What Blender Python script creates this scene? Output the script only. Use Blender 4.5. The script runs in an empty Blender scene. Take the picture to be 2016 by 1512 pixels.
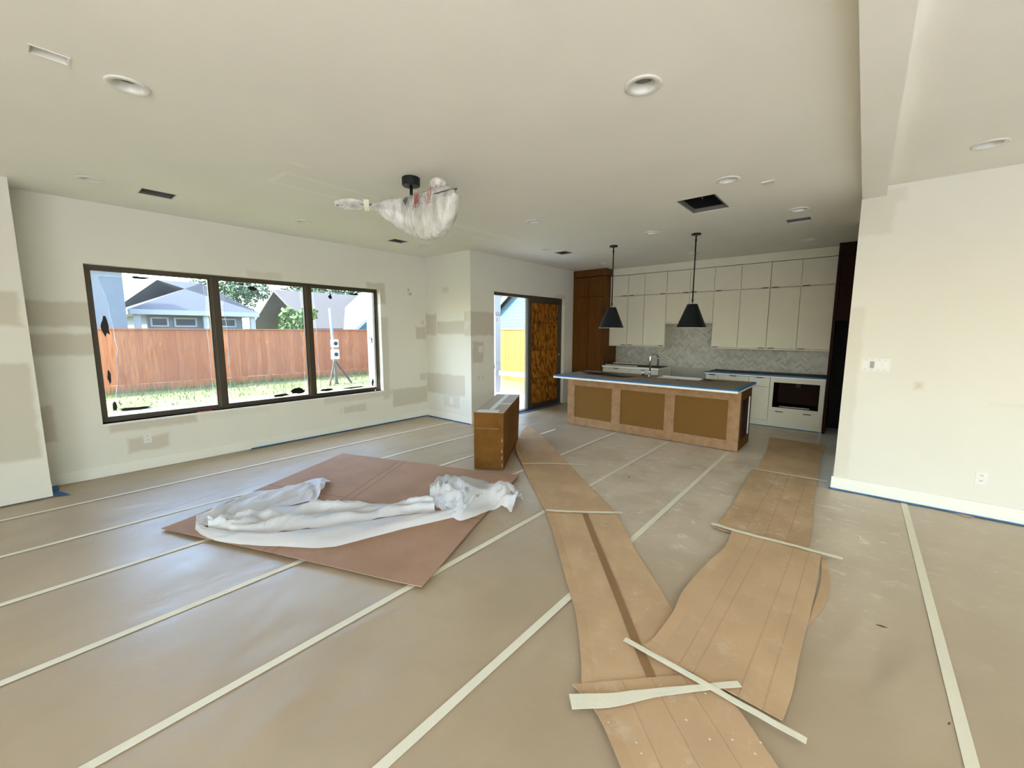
import bpy, bmesh, math, random
from mathutils import Vector, Matrix, noise
random.seed(7)
SC = bpy.context.scene
COL = SC.collection
R = math.radians

# ------------------------------------------------------------------ camera
def make_camera():
    f, yaw, pitch, roll = 812.522, 0.702586, 0.126508, 0.002086
    cd = bpy.data.cameras.new('camera'); cam = bpy.data.objects.new('camera', cd); COL.objects.link(cam)
    F = Vector((-math.sin(yaw)*math.cos(pitch), math.cos(yaw)*math.cos(pitch), -math.sin(pitch)))
    Rv = Vector((math.cos(yaw), math.sin(yaw), 0)); U = Rv.cross(F)
    R2 = Rv*math.cos(roll)+U*math.sin(roll); U2 = U*math.cos(roll)-Rv*math.sin(roll)
    m = Matrix((R2, U2, -F)).transposed().to_4x4(); m.translation = (0, 0, 1.65)
    cam.matrix_world = m
    cd.sensor_width = 36; cd.lens = f*36/2016; cd.clip_start = .02; cd.clip_end = 300
    SC.camera = cam
make_camera()

# ------------------------------------------------------------------ world, sun, daylight at the rear windows
def make_light():
    w = bpy.data.worlds.new('sky'); SC.world = w; w.use_nodes = True
    nt = w.node_tree; bg = nt.nodes['Background']
    sk = nt.nodes.new('ShaderNodeTexSky'); sk.sky_type = 'NISHITA'; sk.sun_disc = False
    sk.sun_elevation = R(55); sk.sun_rotation = R(200); sk.air_density = 1.2; sk.dust_density = 1.6
    nt.links.new(sk.outputs[0], bg.inputs[0]); bg.inputs[1].default_value = SKY
    ld = bpy.data.lights.new('sun', 'SUN'); ld.energy = SUN; ld.angle = R(.6); ld.color = (1, .97, .91)
    s = bpy.data.objects.new('sun', ld); COL.objects.link(s)
    s.rotation_euler = Vector((-.22, -.80, .56)).to_track_quat('Z', 'Y').to_euler()
SKY, SUN = 1.35, 11.5
make_light()
vs = SC.view_settings
vs.view_transform = 'Standard'; vs.look = 'None'; vs.exposure = 0.76; vs.gamma = 1; vs.use_curve_mapping = False
SC.cycles.use_denoising = True
SC.cycles.max_bounces = 9; SC.cycles.diffuse_bounces = 5; SC.cycles.transparent_max_bounces = 12
SC.cycles.use_adaptive_sampling = True; SC.cycles.adaptive_threshold = .02
SC.cycles.sample_clamp_indirect = 6; SC.cycles.caustics_reflective = False; SC.cycles.caustics_refractive = False

# ------------------------------------------------------------------ materials
def lin(r, g, b):
    f = lambda v: (v/255/12.92) if v/255 <= .04045 else ((v/255+.055)/1.055)**2.4
    return (f(r), f(g), f(b), 1)
class NT:
    def __init__(s, name):
        s.m = bpy.data.materials.new(name); s.m.use_nodes = True; s.t = s.m.node_tree
        s.b = s.t.nodes['Principled BSDF']; s.out = s.t.nodes['Material Output']
    def n(s, typ, **kw):
        x = s.t.nodes.new(typ)
        for k, v in kw.items(): setattr(x, k, v)
        return x
    def link(s, a, b): s.t.links.new(a, b)
    def set(s, sock, v):
        if hasattr(v, 'is_linked') or hasattr(v, 'links'): s.link(v, sock)
        else: sock.default_value = v
    def math(s, op, a, b=None, c=None, clamp=False):
        x = s.n('ShaderNodeMath', operation=op, use_clamp=clamp)
        s.set(x.inputs[0], a)
        if b is not None: s.set(x.inputs[1], b)
        if c is not None: s.set(x.inputs[2], c)
        return x.outputs[0]
    def mix(s, fac, a, b, blend='MIX'):
        x = s.n('ShaderNodeMix', data_type='RGBA', blend_type=blend)
        s.set(x.inputs[0], fac); s.set(x.inputs[6], a); s.set(x.inputs[7], b); return x.outputs[2]
    def pos(s):
        if not hasattr(s, '_p'):
            g = s.n('ShaderNodeNewGeometry'); s._p = g.outputs['Position']
            x = s.n('ShaderNodeSeparateXYZ'); s.link(s._p, x.inputs[0]); s._xyz = x.outputs
        return s._p
    def xyz(s): s.pos(); return s._xyz
    def noise(s, scale, detail=3, rough=.5, stretch=None, dist=0):
        x = s.n('ShaderNodeTexNoise'); v = s.pos()
        if stretch:
            mp = s.n('ShaderNodeMapping'); s.link(v, mp.inputs[0]); mp.inputs['Scale'].default_value = stretch[:3]
            if len(stretch) > 3: mp.inputs['Rotation'].default_value = (0, 0, stretch[3])
            v = mp.outputs[0]
        s.link(v, x.inputs['Vector']); x.inputs['Scale'].default_value = scale
        x.inputs['Detail'].default_value = detail; x.inputs['Roughness'].default_value = rough; x.inputs['Distortion'].default_value = dist
        return x.outputs[0]
    def ramp(s, v, a, b, lo=0., hi=1.):
        x = s.n('ShaderNodeMapRange', interpolation_type='SMOOTHSTEP'); s.set(x.inputs[0], v)
        for i, q in enumerate((a, b, lo, hi)): x.inputs[1+i].default_value = q
        return x.outputs[0]
    def bump(s, h, strength=.3, dist=.01):
        x = s.n('ShaderNodeBump'); s.link(h, x.inputs['Height'])
        x.inputs['Strength'].default_value = strength; x.inputs['Distance'].default_value = dist
        s.link(x.outputs[0], s.b.inputs['Normal'])
    def col(s, v): s.set(s.b.inputs['Base Color'], v)
    def rough(s, v): s.set(s.b.inputs['Roughness'], v)
    def rects(s, ax, rects, soft=.03, wob=.03):
        """mask of patches of wall filler: rects (u0,u1,v0,v1) in metres along two world axes"""
        q = s.xyz(); u, v = q[ax[0]], q[ax[1]]
        nz = s.math('MULTIPLY', s.math('SUBTRACT', s.noise(7, 2), .5), wob*2)
        tot = None
        for (u0, u1, v0, v1, *k) in rects:
            a = s.math('SUBTRACT', s.math('ABSOLUTE', s.math('SUBTRACT', u, (u0+u1)/2)), (u1-u0)/2)
            b = s.math('SUBTRACT', s.math('ABSOLUTE', s.math('SUBTRACT', v, (v0+v1)/2)), (v1-v0)/2)
            d = s.math('ADD', s.math('MAXIMUM', a, b), nz)
            mk = s.ramp(d, -soft/2, soft/2, (k[0] if k else 1.), 0.)
            tot = mk if tot is None else s.math('MAXIMUM', tot, mk)
        return tot
    def lines(s, segs, w):
        """mask of straight creases: each (x0,y0,x1,y1) in floor metres, infinite lines"""
        q = s.xyz(); tot = None
        for (x0, y0, x1, y1) in segs:
            L = math.hypot(x1-x0, y1-y0); nx, ny = -(y1-y0)/L, (x1-x0)/L
            d = s.math('ABSOLUTE', s.math('ADD', s.math('MULTIPLY_ADD', q[0], nx, -(nx*x0+ny*y0)), s.math('MULTIPLY', q[1], ny)))
            mk = s.ramp(d, w*.3, w, 1., 0.)
            tot = mk if tot is None else s.math('MAXIMUM', tot, mk)
        return tot
M = {}
def flat(name, c, rough=.5, metal=0., spec=.5, var=.06, nscale=6, bump=0, bscale=80):
    t = NT(name); c = tuple(c[:3])+(1,)
    d = tuple(x*(1-var*2) for x in c[:3])+(1,)
    t.col(t.mix(t.noise(nscale, 3), d, c)); t.rough(rough); t.b.inputs['Metallic'].default_value = metal
    t.b.inputs['Specular IOR Level'].default_value = spec
    if bump: t.bump(t.noise(bscale, 3), bump, .004)
    M[name] = t.m; return t
PAINT = (.77, .755, .675, 1); PATCH = (.60, .565, .475, 1)
def paint(name, ax=None, rects=None, base=PAINT, patch=PATCH, rough=.75, wob=.03, soft=.05):
    t = NT(name); c = t.mix(t.ramp(t.noise(1.3, 2), .3, .7), tuple(x*.97 for x in base[:3])+(1,), base)
    if rects: c = t.mix(t.rects(ax, rects, soft, wob), c, patch)
    t.col(c); t.rough(rough); t.b.inputs['Specular IOR Level'].default_value = .25
    t.bump(t.noise(220, 2), .08, .002); M[name] = t.m
def make_mats():
    paint('paint')
    paint('paint_left', (1, 2), [(.0, .50, 1.69, 1.95), (.0, .52, 1.39, 1.62), (.0, .14, .48, .87), (.55, 1.35, .5, .6), (.68, 1.06, .23, .40),
        (3.82, 4.17, 2.37, 2.47), (4.06, 4.17, 2.12, 2.47), (4.06, 4.2, .45, 1.9, .7), (3.0, 4.25, .5, .61, .6), (4.25, 5.03, .28, .60), (4.8, 5.03, 1.5, 1.73), (4.86, 5.03, .71, .85, .8), (4.94, 4.98, 1.79, 1.85),
        (3.32, 3.72, .30, .42, .8), (2.05, 2.5, 2.37, 2.46, .5), (1.4, 2.2, .5, .6, .25)])
    paint('paint_pier', (1, 2), [(-2.5, .01, 1.69, 2.0), (-2.5, .02, .42, 1.35)])
    paint('paint_alcove', (0, 2), [(-6.43, -6.11, 1.58, 1.97), (-6.11, -5.2, 1.6, 1.83), (-6.43, -5.2, .48, .86, .9), (-5.94, -5.5, .25, .5, .6), (-5.93, -5.76, 2.35, 2.44, .6)])
    paint('paint_patio', (1, 2), [(5.03, 5.62, 1.58, 1.99), (5.07, 5.35, 1.10, 1.47), (7.6, 7.98, 2.25, 2.46, .7), (5.2, 5.24, .8, .86, .8), (5.3, 5.34, .8, .86, .8)])
    paint('paint_right', (0, 2), [(-.13, .20, 2.86, 2.99, .5), (-.13, .12, 2.58, 2.9, .5), (-.13, -.01, .14, 1.9, .45), (.41, .46, 1.12, 1.18), (.9, 1.1, 1.02, 1.04, .25)],
          base=(.735, .72, .64, 1), patch=(.60, .56, .465, 1))
    paint('paint_ceiling', (0, 1), [(-4.32, -4.28, 1.62, 3.0, .8), (-3.99, -3.95, 1.62, 3.0, .8), (-4.32, -3.95, 1.6, 1.64, .8), (-3.72, -3.66, 1.55, 1.72, .7), (-4.2, -4.1, 3.7, 5.1, .6),
          (-4.5, -4.45, 4.0, 5.2, .5)], base=(.88, .86, .785, 1), patch=(.94, .905, .84, 1), soft=.03, wob=.012)
    paint('paint_trim', base=(.84, .83, .75, 1), rough=.45)
    t = flat('paper', (.53, .425, .30), .5, var=0)
    q = t.xyz()
    c = t.mix(t.ramp(t.noise(1.2, 4), .3, .7), (.40, .305, .195, 1), (.455, .355, .235, 1))
    # plaster dust scuffed over the walked part of the floor near the island, plus a pale lift for missing light
    zone = t.math('MULTIPLY', t.math('MULTIPLY', t.ramp(q[1], 2.0, 4.2), t.ramp(q[0], -3.6, -2.4)), t.ramp(q[0], -.3, .5, 1., .25))
    dust = t.math('MULTIPLY', t.ramp(t.noise(6.5, 9, .74, (1, 1.6, 1, .6), .7), .54, .66), zone)
    c = t.mix(t.math('MULTIPLY', zone, .8), c, (.72, .615, .47, 1))  # whole zone paled in colour to brighten the dim floor there
    c = t.mix(t.math('MULTIPLY', dust, .8), c, (.86, .80, .68, 1))
    grime = t.math('MULTIPLY', t.ramp(t.noise(1.7, 5, .6), .48, .62), zone)
    c = t.mix(t.math('MULTIPLY', grime, .3), c, (.36, .27, .16, 1))
    t.col(c); t.rough(t.ramp(t.noise(2.5, 3), .3, .7, .36, .46)); t.b.inputs['Specular IOR Level'].default_value = .9
    big = t.noise(1.1, 2, .45, (1.6, .7, 1, .5), .8)
    t.bump(t.math('ADD', t.math('MULTIPLY', big, 3.0), t.math('MULTIPLY', t.noise(14, 4, .6), .12)), .42, .03)
    def board(name, base, dark, folds, flute, dusty=.0, w=.008, fk=.22, specks=False):
        t = flat(name, base, .75, var=0, spec=.15); base = tuple(base)+(1,); dark = tuple(dark)+(1,)
        c = t.mix(t.ramp(t.noise(2.2, 5, .6), .35, .65), dark, base)
        h = None
        if folds:
            ln = t.lines(folds, w); c = t.mix(t.math('MULTIPLY', ln, fk), c, tuple(x*.5 for x in dark[:3])+(1,)); h = t.math('MULTIPLY', ln, -1)  # crease shade painted in as darker colour along the folds
        if dusty: c = t.mix(t.math('MULTIPLY', t.ramp(t.noise(9, 8, .75, None, .4), .53, .7), dusty), c, (.72, .64, .5, 1))
        if specks:
            vo = t.n('ShaderNodeTexVoronoi'); t.link(t.pos(), vo.inputs['Vector']); vo.inputs['Scale'].default_value = 26
            c = t.mix(t.math('MULTIPLY', t.ramp(vo.outputs['Distance'], .10, .16, 1., 0.), t.ramp(t.noise(6, 2), .5, .56)), c, (.80, .76, .68, 1))
        t.col(c)
        wv = t.n('ShaderNodeTexWave'); mp = t.n('ShaderNodeMapping'); t.link(t.pos(), mp.inputs[0]); mp.inputs['Rotation'].default_value = (0, 0, flute)
        t.link(mp.outputs[0], wv.inputs[0]); wv.inputs['Scale'].default_value = 40; wv.inputs['Distortion'].default_value = .3
        hh = t.math('MULTIPLY', wv.outputs[1], .25)
        if h is not None: hh = t.math('ADD', hh, h)
        t.bump(hh, .25, .004)
    u = Vector((-4.216+3.212, 2.871-1.078)).normalized()
    board('sheet_board', (.455, .275, .178), (.40, .24, .155), [(-3.212, 1.078, -4.216, 2.871), (-3.29, 1.05, -4.3, 2.83), (-4.62, 1.6, -2.6, 2.36)], math.atan2(u.y, u.x), w=.012, fk=.5)
    board('runner_board', (.58, .395, .225), (.50, .335, .19), [], R(45), .25)
    board('runner_board_dusty', (.54, .37, .215), (.44, .30, .17), [(-.62, 3.6, -.62, 5.5), (-.47, 3.6, -.52, 5.5), (-.33, 3.6, -.35, 5.5)], R(90), .5, .006)
    board('runner_board_folded', (.58, .395, .225), (.52, .35, .20), [(-.56, 1.9, -.55, 3.6), (-.49, 1.9, -.46, 3.6), (-.30, 1.9, -.27, 3.6), (-.2, 1.9, -.18, 3.6)], R(90), .22, .006)
    board('runner_board_spotted', (.56, .38, .22), (.50, .335, .19), [(-.6, 1.55, -.3, 1.27), (-.5, 1.65, -.2, 1.37), (-.4, 1.77, -.1, 1.49)], R(-43), .3, .006, specks=True)
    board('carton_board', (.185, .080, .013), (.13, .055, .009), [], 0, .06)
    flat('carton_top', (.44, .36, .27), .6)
    flat('package_tape', (.29, .165, .07), .4)
    flat('masking_tape', (.80, .75, .58), .6, var=.04, bump=.2)
    flat('blue_tape', (.012, .13, .34), .55, var=.08)
    flat('white_plastic', (.80, .79, .74), .4)
    flat('grey_lens', (.34, .33, .30), .5); flat('lamp_lens', (.17, .165, .15), .5)
    flat('bronze', (.075, .058, .042), .4, .3)
    flat('bronze_lip', (.16, .135, .10), .4, .3)
    flat('black_metal', (.008, .008, .009), .4, .3)
    flat('shade_metal', (.010, .014, .020), .38, .5)
    flat('duct_metal', (.22, .21, .20), .45, .6)
    flat('dark_hole', (.012, .012, .015), .9)
    flat('chrome', (.72, .72, .72), .18, 1)
    flat('blade_grey', (.10, .10, .10), .45)
    flat('cabinet_white', (.70, .665, .545), .45, var=.03)
    flat('quartz', (.84, .84, .80), .3, var=.03)
    flat('counter_cover', (.30, .225, .15), .7, var=.25, nscale=4)
    flat('counter_cover_dark', (.06, .045, .04), .7, var=.2)
    flat('brown_paper', (.16, .10, .055), .8, var=.2)
    t = flat('stained_wood', (.15, .055, .013), .5, var=0, spec=.2)
    g = t.noise(3, 6, .6, (18, 18, 1.2)); t.col(t.mix(t.ramp(g, .35, .65), (.088, .031, .003, 1), (.128, .049, .005, 1)))
    t = flat('dark_wood', (.020, .0035, .002), .55, var=0, spec=.12)
    t = flat('maple', (.40, .265, .165), .6, var=0, spec=.25)
    g = t.noise(2.5, 6, .62, (4, 4, 4)); t.col(t.mix(t.ramp(g, .32, .68), (.27, .15, .072, 1), (.355, .21, .11, 1)))
    flat('mdf_panel', (.18, .088, .018), .7, var=.05, spec=.2)
    t = flat('tile', (.46, .45, .40), .3, var=0)
    oi = t.n('ShaderNodeObjectInfo'); cc = t.mix(oi.outputs['Random'], (.33, .33, .30, 1), (.56, .55, .50, 1)); t.col(t.mix(t.ramp(t.noise(9, 4), .35, .8), cc, (.47, .465, .42, 1)))
    t = flat('tile_mixed', (.46, .45, .40), .3, var=0)
    at = t.n('ShaderNodeAttribute', attribute_name='tint'); cc = t.mix(at.outputs['Fac'], (.33, .33, .30, 1), (.56, .55, .50, 1)); t.col(t.mix(t.ramp(t.noise(9, 4), .35, .8), cc, (.47, .465, .42, 1)))
    flat('grout', (.42, .41, .36), .9)
    t = flat('osb', (.26, .12, .035), .8, var=0, spec=.1)
    vo = t.n('ShaderNodeTexVoronoi'); mp = t.n('ShaderNodeMapping'); t.link(t.pos(), mp.inputs[0]); mp.inputs['Scale'].default_value = (1, 26, 10)
    t.link(mp.outputs[0], vo.inputs['Vector']); vo.inputs['Scale'].default_value = 1.0
    hs = t.n('ShaderNodeSeparateColor'); t.link(vo.outputs['Color'], hs.inputs[0])
    t.col(t.mix(hs.outputs[0], (.10, .030, .004, 1), (.44, .175, .022, 1)))
    # foam wrap: thin translucent sheet
    t = NT('foam_wrap'); c = (.90, .91, .92, 1); t.col(c); t.rough(.5)
    wv = t.n('ShaderNodeTexWave'); mp = t.n('ShaderNodeMapping'); t.link(t.pos(), mp.inputs[0]); mp.inputs['Rotation'].default_value = (0, 0, R(-50))
    t.link(mp.outputs[0], wv.inputs[0]); wv.inputs['Scale'].default_value = 22; wv.inputs['Distortion'].default_value = 2
    t.bump(t.math('ADD', t.math('MULTIPLY', wv.outputs[1], .4), t.noise(9, 4)), .3, .008)
    tr = t.n('ShaderNodeBsdfTranslucent'); tr.inputs[0].default_value = c
    tp = t.n('ShaderNodeBsdfTransparent')
    a = t.n('ShaderNodeMixShader'); a.inputs[0].default_value = .3; t.link(t.b.outputs[0], a.inputs[1]); t.link(tr.outputs[0], a.inputs[2])
    b = t.n('ShaderNodeMixShader'); b.inputs[0].default_value = .10; t.link(a.outputs[0], b.inputs[1]); t.link(tp.outputs[0], b.inputs[2])
    t.link(b.outputs[0], t.out.inputs[0]); M['foam_wrap'] = t.m
    # clear plastic bag
    t = NT('bag_plastic'); q = t.xyz()
    red = t.math('MULTIPLY', t.ramp(t.noise(60, 2, .5, (1, 1, .15)), .56, .62), t.rects((0, 2), [(-3.05, -2.75, 2.66, 2.86)], .1, .05))
    t.col(t.mix(t.math('MULTIPLY', red, .8), (.86, .84, .80, 1), (.50, .10, .09, 1))); t.rough(.25); t.b.inputs['Specular IOR Level'].default_value = .8
    t.bump(t.noise(20, 4, .6, (1, 1, .22)), .7, .03)
    tp = t.n('ShaderNodeBsdfTransparent'); b = t.n('ShaderNodeMixShader')
    t.link(t.ramp(t.noise(14, 4, .6, (1, 1, .3)), .35, .7, .25, .62), b.inputs[0]); t.link(t.b.outputs[0], b.inputs[1]); t.link(tp.outputs[0], b.inputs[2])
    t.link(b.outputs[0], t.out.inputs[0]); M['bag_plastic'] = t.m
    # glazing and its protective film
    def sheet(name, tint, haze, hazecol, glossy=.06):
        t = NT(name); tp = t.n('ShaderNodeBsdfTransparent'); tp.inputs[0].default_value = tint
        df = t.n('ShaderNodeBsdfDiffuse'); df.inputs[0].default_value = hazecol
        tl = t.n('ShaderNodeBsdfTranslucent'); tl.inputs[0].default_value = hazecol
        h = t.n('ShaderNodeMixShader'); h.inputs[0].default_value = .7; t.link(df.outputs[0], h.inputs[1]); t.link(tl.outputs[0], h.inputs[2])
        a = t.n('ShaderNodeMixShader')
        if haze: t.link(t.ramp(t.noise(3.5, 5, .65, None, .5), .3, .75, haze*.5, haze*1.5), a.inputs[0])
        else: a.inputs[0].default_value = 0
        t.link(tp.outputs[0], a.inputs[1]); t.link(h.outputs[0], a.inputs[2])
        gl = t.n('ShaderNodeBsdfGlossy'); gl.inputs['Roughness'].default_value = .05
        b = t.n('ShaderNodeMixShader'); b.inputs[0].default_value = glossy; t.link(a.outputs[0], b.inputs[1]); t.link(gl.outputs[0], b.inputs[2])
        t.link(b.outputs[0], t.out.inputs[0]); M[name] = t.m
    sheet('glass', (.90, .92, .92, 1), 0, (1, 1, 1, 1), .04)
    sheet('film_edge', (.42, .50, .58, 1), .30, (.70, .80, .92, 1), .05)
    sheet('film', (.77, .815, .87, 1), .022, (.72, .84, 1, 1), .03)
    # outdoors
    t = flat('cedar', (.55, .26, .12), .8, var=0)
    oi = t.n('ShaderNodeObjectInfo'); cc = t.mix(oi.outputs['Random'], (.36, .105, .035, 1), (.50, .185, .068, 1))
    t.col(t.mix(t.ramp(t.noise(3, 6, .6, (12, 12, .8)), .35, .7), cc, (.30, .09, .03, 1)))
    t = flat('pine', (.72, .52, .24), .8, var=0)
    oi = t.n('ShaderNodeObjectInfo'); cc = t.mix(oi.outputs['Random'], (.175, .10, .016, 1), (.22, .135, .026, 1))
    t.col(t.mix(t.ramp(t.noise(3, 6, .6, (12, 12, .8)), .4, .75), cc, (.16, .09, .018, 1)))
    t = flat('lawn', (.30, .40, .10), .9, var=0)
    c = t.mix(t.ramp(t.noise(1.1, 6, .65), .42, .6), (.125, .145, .035, 1), (.23, .20, .10, 1)); t.col(t.mix(t.ramp(t.noise(30, 3), .3, .7), c, (.17, .18, .07, 1)))
    flat('grass_blade', (.19, .245, .07), .8, var=.2, nscale=2)
    flat('shingle_grey', (.12, .12, .13), .9, var=.3, nscale=30)
    flat('shingle_tan', (.13, .105, .085), .9, var=.2, nscale=30)
    flat('siding_blue', (.085, .15, .20), .8, var=.05)
    flat('stucco', (.17, .19, .21), .9)
    flat('house_white', (.42, .42, .41), .7)
    flat('house_wrap', (.30, .30, .31), .5, var=.04)
    flat('pane_dark', (.03, .04, .05), .2)
    flat('concrete', (.66, .64, .60), .9, var=.1); flat('patio_concrete', (.62, .60, .57), .9, var=.1)
    flat('bark', (.13, .09, .06), .9, var=.2)
    flat('leaf_dark', (.06, .12, .045), .8, var=.3, nscale=3)
    flat('leaf_light', (.17, .27, .08), .8, var=.3, nscale=3)
    flat('grey_paint', (.22, .23, .25), .6)
    flat('red_paint', (.35, .02, .02), .5)
    flat('ink', (.012, .012, .014), .7)
    flat('label_white', (.82, .82, .80), .6)
make_mats()

# ------------------------------------------------------------------ mesh helpers
class MB:
    def __init__(s): s.v = []; s.f = []
    def box(s, x0, x1, y0, y1, z0, z1):
        b = len(s.v); s.v += [(x, y, z) for z in (z0, z1) for y in (y0, y1) for x in (x0, x1)]
        s.f += [tuple(b+i for i in q) for q in ((0, 2, 3, 1), (4, 5, 7, 6), (0, 1, 5, 4), (2, 6, 7, 3), (0, 4, 6, 2), (1, 3, 7, 5))]; return s
    def quad(s, *p):
        b = len(s.v); s.v += [tuple(x) for x in p]; s.f.append(tuple(range(b, b+len(p)))); return s
    def prism(s, poly, axis, a0, a1):
        """extrude a 2-D polygon along an axis"""
        def P(u, v, w): return {0: (w, u, v), 1: (u, w, v), 2: (u, v, w)}[axis]
        b = len(s.v); n = len(poly)
        s.v += [P(u, v, a0) for u, v in poly]+[P(u, v, a1) for u, v in poly]
        s.f.append(tuple(range(b, b+n))); s.f.append(tuple(range(b+2*n-1, b+n-1, -1)))
        s.f += [(b+i, b+(i+1) % n, b+n+(i+1) % n, b+n+i) for i in range(n)]; return s
    def lathe(s, prof, c=(0, 0, 0), n=24, cap=True):
        b = len(s.v); k = len(prof)
        for i in range(n):
            a = 2*math.pi*i/n; s.v += [(c[0]+r*math.cos(a), c[1]+r*math.sin(a), c[2]+z) for r, z in prof]
        for i in range(n):
            j = (i+1) % n
            s.f += [(b+i*k+m, b+j*k+m, b+j*k+m+1, b+i*k+m+1) for m in range(k-1)]
        if cap:
            s.f.append(tuple(b+i*k for i in range(n))[::-1]); s.f.append(tuple(b+i*k+k-1 for i in range(n)))
        return s
    def tube(s, pts, r, n=10):
        pts = [Vector(p) for p in pts]; b = len(s.v); rs = r if isinstance(r, (list, tuple)) else [r]*len(pts)
        for i, p in enumerate(pts):
            d = (pts[min(i+1, len(pts)-1)]-pts[max(i-1, 0)]).normalized()
            a = d.orthogonal() if abs(d.z) < .9 else Vector((1, 0, 0)); a = (a-d*a.dot(d)).normalized(); q = d.cross(a)
            if i and (a.dot(pa) < 0): pass
            pa = a
            s.v += [tuple(p+(a*math.cos(2*math.pi*k/n)+q*math.sin(2*math.pi*k/n))*rs[i]) for k in range(n)]
        for i in range(len(pts)-1):
            s.f += [(b+i*n+k, b+i*n+(k+1) % n, b+(i+1)*n+(k+1) % n, b+(i+1)*n+k) for k in range(n)]
        s.f.append(tuple(range(b, b+n))[::-1]); e = b+(len(pts)-1)*n; s.f.append(tuple(range(e, e+n))); return s
    def grid(s, P, nu, nv, thick=0.):
        """sheet from P(i/nu, j/nv); closed to a thin slab when thick > 0"""
        b = len(s.v); w = nv+1
        pts = [Vector(P(i/nu, j/nv)) for i in range(nu+1) for j in range(nv+1)]
        s.v += [tuple(p) for p in pts]
        s.f += [(b+i*w+j, b+(i+1)*w+j, b+(i+1)*w+j+1, b+i*w+j+1) for i in range(nu) for j in range(nv)]
        if thick:
            c = len(s.v); s.v += [(p.x, p.y, p.z-thick) for p in pts]
            s.f += [(c+i*w+j, c+i*w+j+1, c+(i+1)*w+j+1, c+(i+1)*w+j) for i in range(nu) for j in range(nv)]
            rim = [i*w for i in range(nu+1)]+[nu*w+j for j in range(1, w)]+[i*w+nv for i in range(nu-1, -1, -1)]+[j for j in range(nv-1, 0, -1)]
            for k in range(len(rim)):
                a, d = rim[k], rim[(k+1) % len(rim)]; s.f.append((b+a, c+a, c+d, b+d))
        return s
    def mesh(s, name):
        me = bpy.data.meshes.new(name); me.from_pydata(s.v, [], s.f); me.update(); return me
    def obj(s, name, mat, parent=None, smooth=False, bevel=0, recalc=True, off=None):
        me = s.mesh(name)
        if recalc or bevel:
            bm = bmesh.new(); bm.from_mesh(me); bmesh.ops.recalc_face_normals(bm, faces=bm.faces)
            if bevel: bmesh.ops.bevel(bm, geom=[e for e in bm.edges if e.calc_face_angle(0) > .6], offset=bevel, segments=2, affect='EDGES')
            bm.to_mesh(me); bm.free()
        if smooth:
            for p in me.polygons: p.use_smooth = True
        me.materials.append(M[mat])
        return link(name, me, parent, off)
def origin(o):
    p = Vector((0, 0, 0))
    while o is not None: p += o.location; o = o.parent
    return p
def link(name, me, parent=None, off=None):
    o = bpy.data.objects.new(name, me); COL.objects.link(o)
    if parent is not None:
        o.parent = parent; o.location = -origin(parent)
    if off is not None: o.location = o.location+Vector(off)
    return o
def tag(o, label, cat, group=None, kind=None):
    o['label'] = label; o['category'] = cat
    if group: o['group'] = group
    if kind: o['kind'] = kind
    return o
def thing(name, label, cat, loc=(0, 0, 0), group=None):
    o = bpy.data.objects.new(name, None); COL.objects.link(o); o.location = loc; o.empty_display_size = .1
    return tag(o, label, cat, group)
def struct(o, label=None):
    o['kind'] = 'structure'
    if label: o['label'] = label
    return o
def box(name, mat, x0, x1, y0, y1, z0, z1, parent=None, bevel=0):
    return MB().box(x0, x1, y0, y1, z0, z1).obj(name, mat, parent, bevel=bevel)
def copy_tree(o, parent=None):
    c = o.copy(); COL.objects.link(c); c.parent = parent
    for ch in list(o.children): copy_tree(ch, c)
    return c
def lerp(a, b, t): return a+(b-a)*t
def along(pts, t):
    """point at fraction t of a polyline, spaced by index"""
    k = t*(len(pts)-1); i = min(int(k), len(pts)-2); f = k-i
    return [lerp(a, b, f) for a, b in zip(pts[i], pts[i+1])]
def smooth_line(pts, n):
    """Catmull-Rom through pts"""
    out = []; P = [Vector((*p, 0)) if len(p) == 2 else Vector(p) for p in pts]; P = [2*P[0]-P[1]]+P+[2*P[-1]-P[-2]]
    m = len(pts)-1
    for k in range(n+1):
        s = k/n*m; i = min(int(s), m-1); t = s-i; a, b, c, d = P[i:i+4]
        out.append(.5*((2*b)+(c-a)*t+(2*a-5*b+4*c-d)*t*t+(3*b-a-3*c+d)*t**3))
    return out
def cells(x0, x1, y0, y1, holes):
    xs = sorted({x0, x1, *[h[0] for h in holes], *[h[1] for h in holes]}); ys = sorted({y0, y1, *[h[2] for h in holes], *[h[3] for h in holes]})
    for a, b in zip(xs, xs[1:]):
        for c, d in zip(ys, ys[1:]):
            mx, my = (a+b)/2, (c+d)/2
            if not any(h[0] < mx < h[1] and h[2] < my < h[3] for h in holes): yield a, b, c, d

# ------------------------------------------------------------------ room dimensions (metres, camera foot at the origin)
XW, XA, YA, YR, YK, ZC = -6.432, -5.2, 5.035, 5.42, 8.95, 3.02
XL, YB, XR = -6.02, -4.5, 4.6

LIGHTS = [(-5.51, .54), (-5.51, 2.43), (-5.54, 4.33), (-3.28, .52), (-3.28, 4.286), (-1.06, 2.384), (-1.06, 4.276),
          (-4.19, 5.83), (-2.37, 5.81), (-.68, 5.79), (-4.17, 7.75), (-2.41, 7.73), (-.74, 7.75), (.589, 4.716)]
VENTS = [(-5.68, -5.45, .89, 1.155), (-5.668, -5.477, 3.748, 3.985), (-4.26, -4.03, 6.17, 6.41), (-.85, -.61, 6.23, 6.43)]
SLOT = (-3.272, -3.188, .157, .288)
HATCH = (-1.64, -1.255, 4.62, 5.215)

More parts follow.
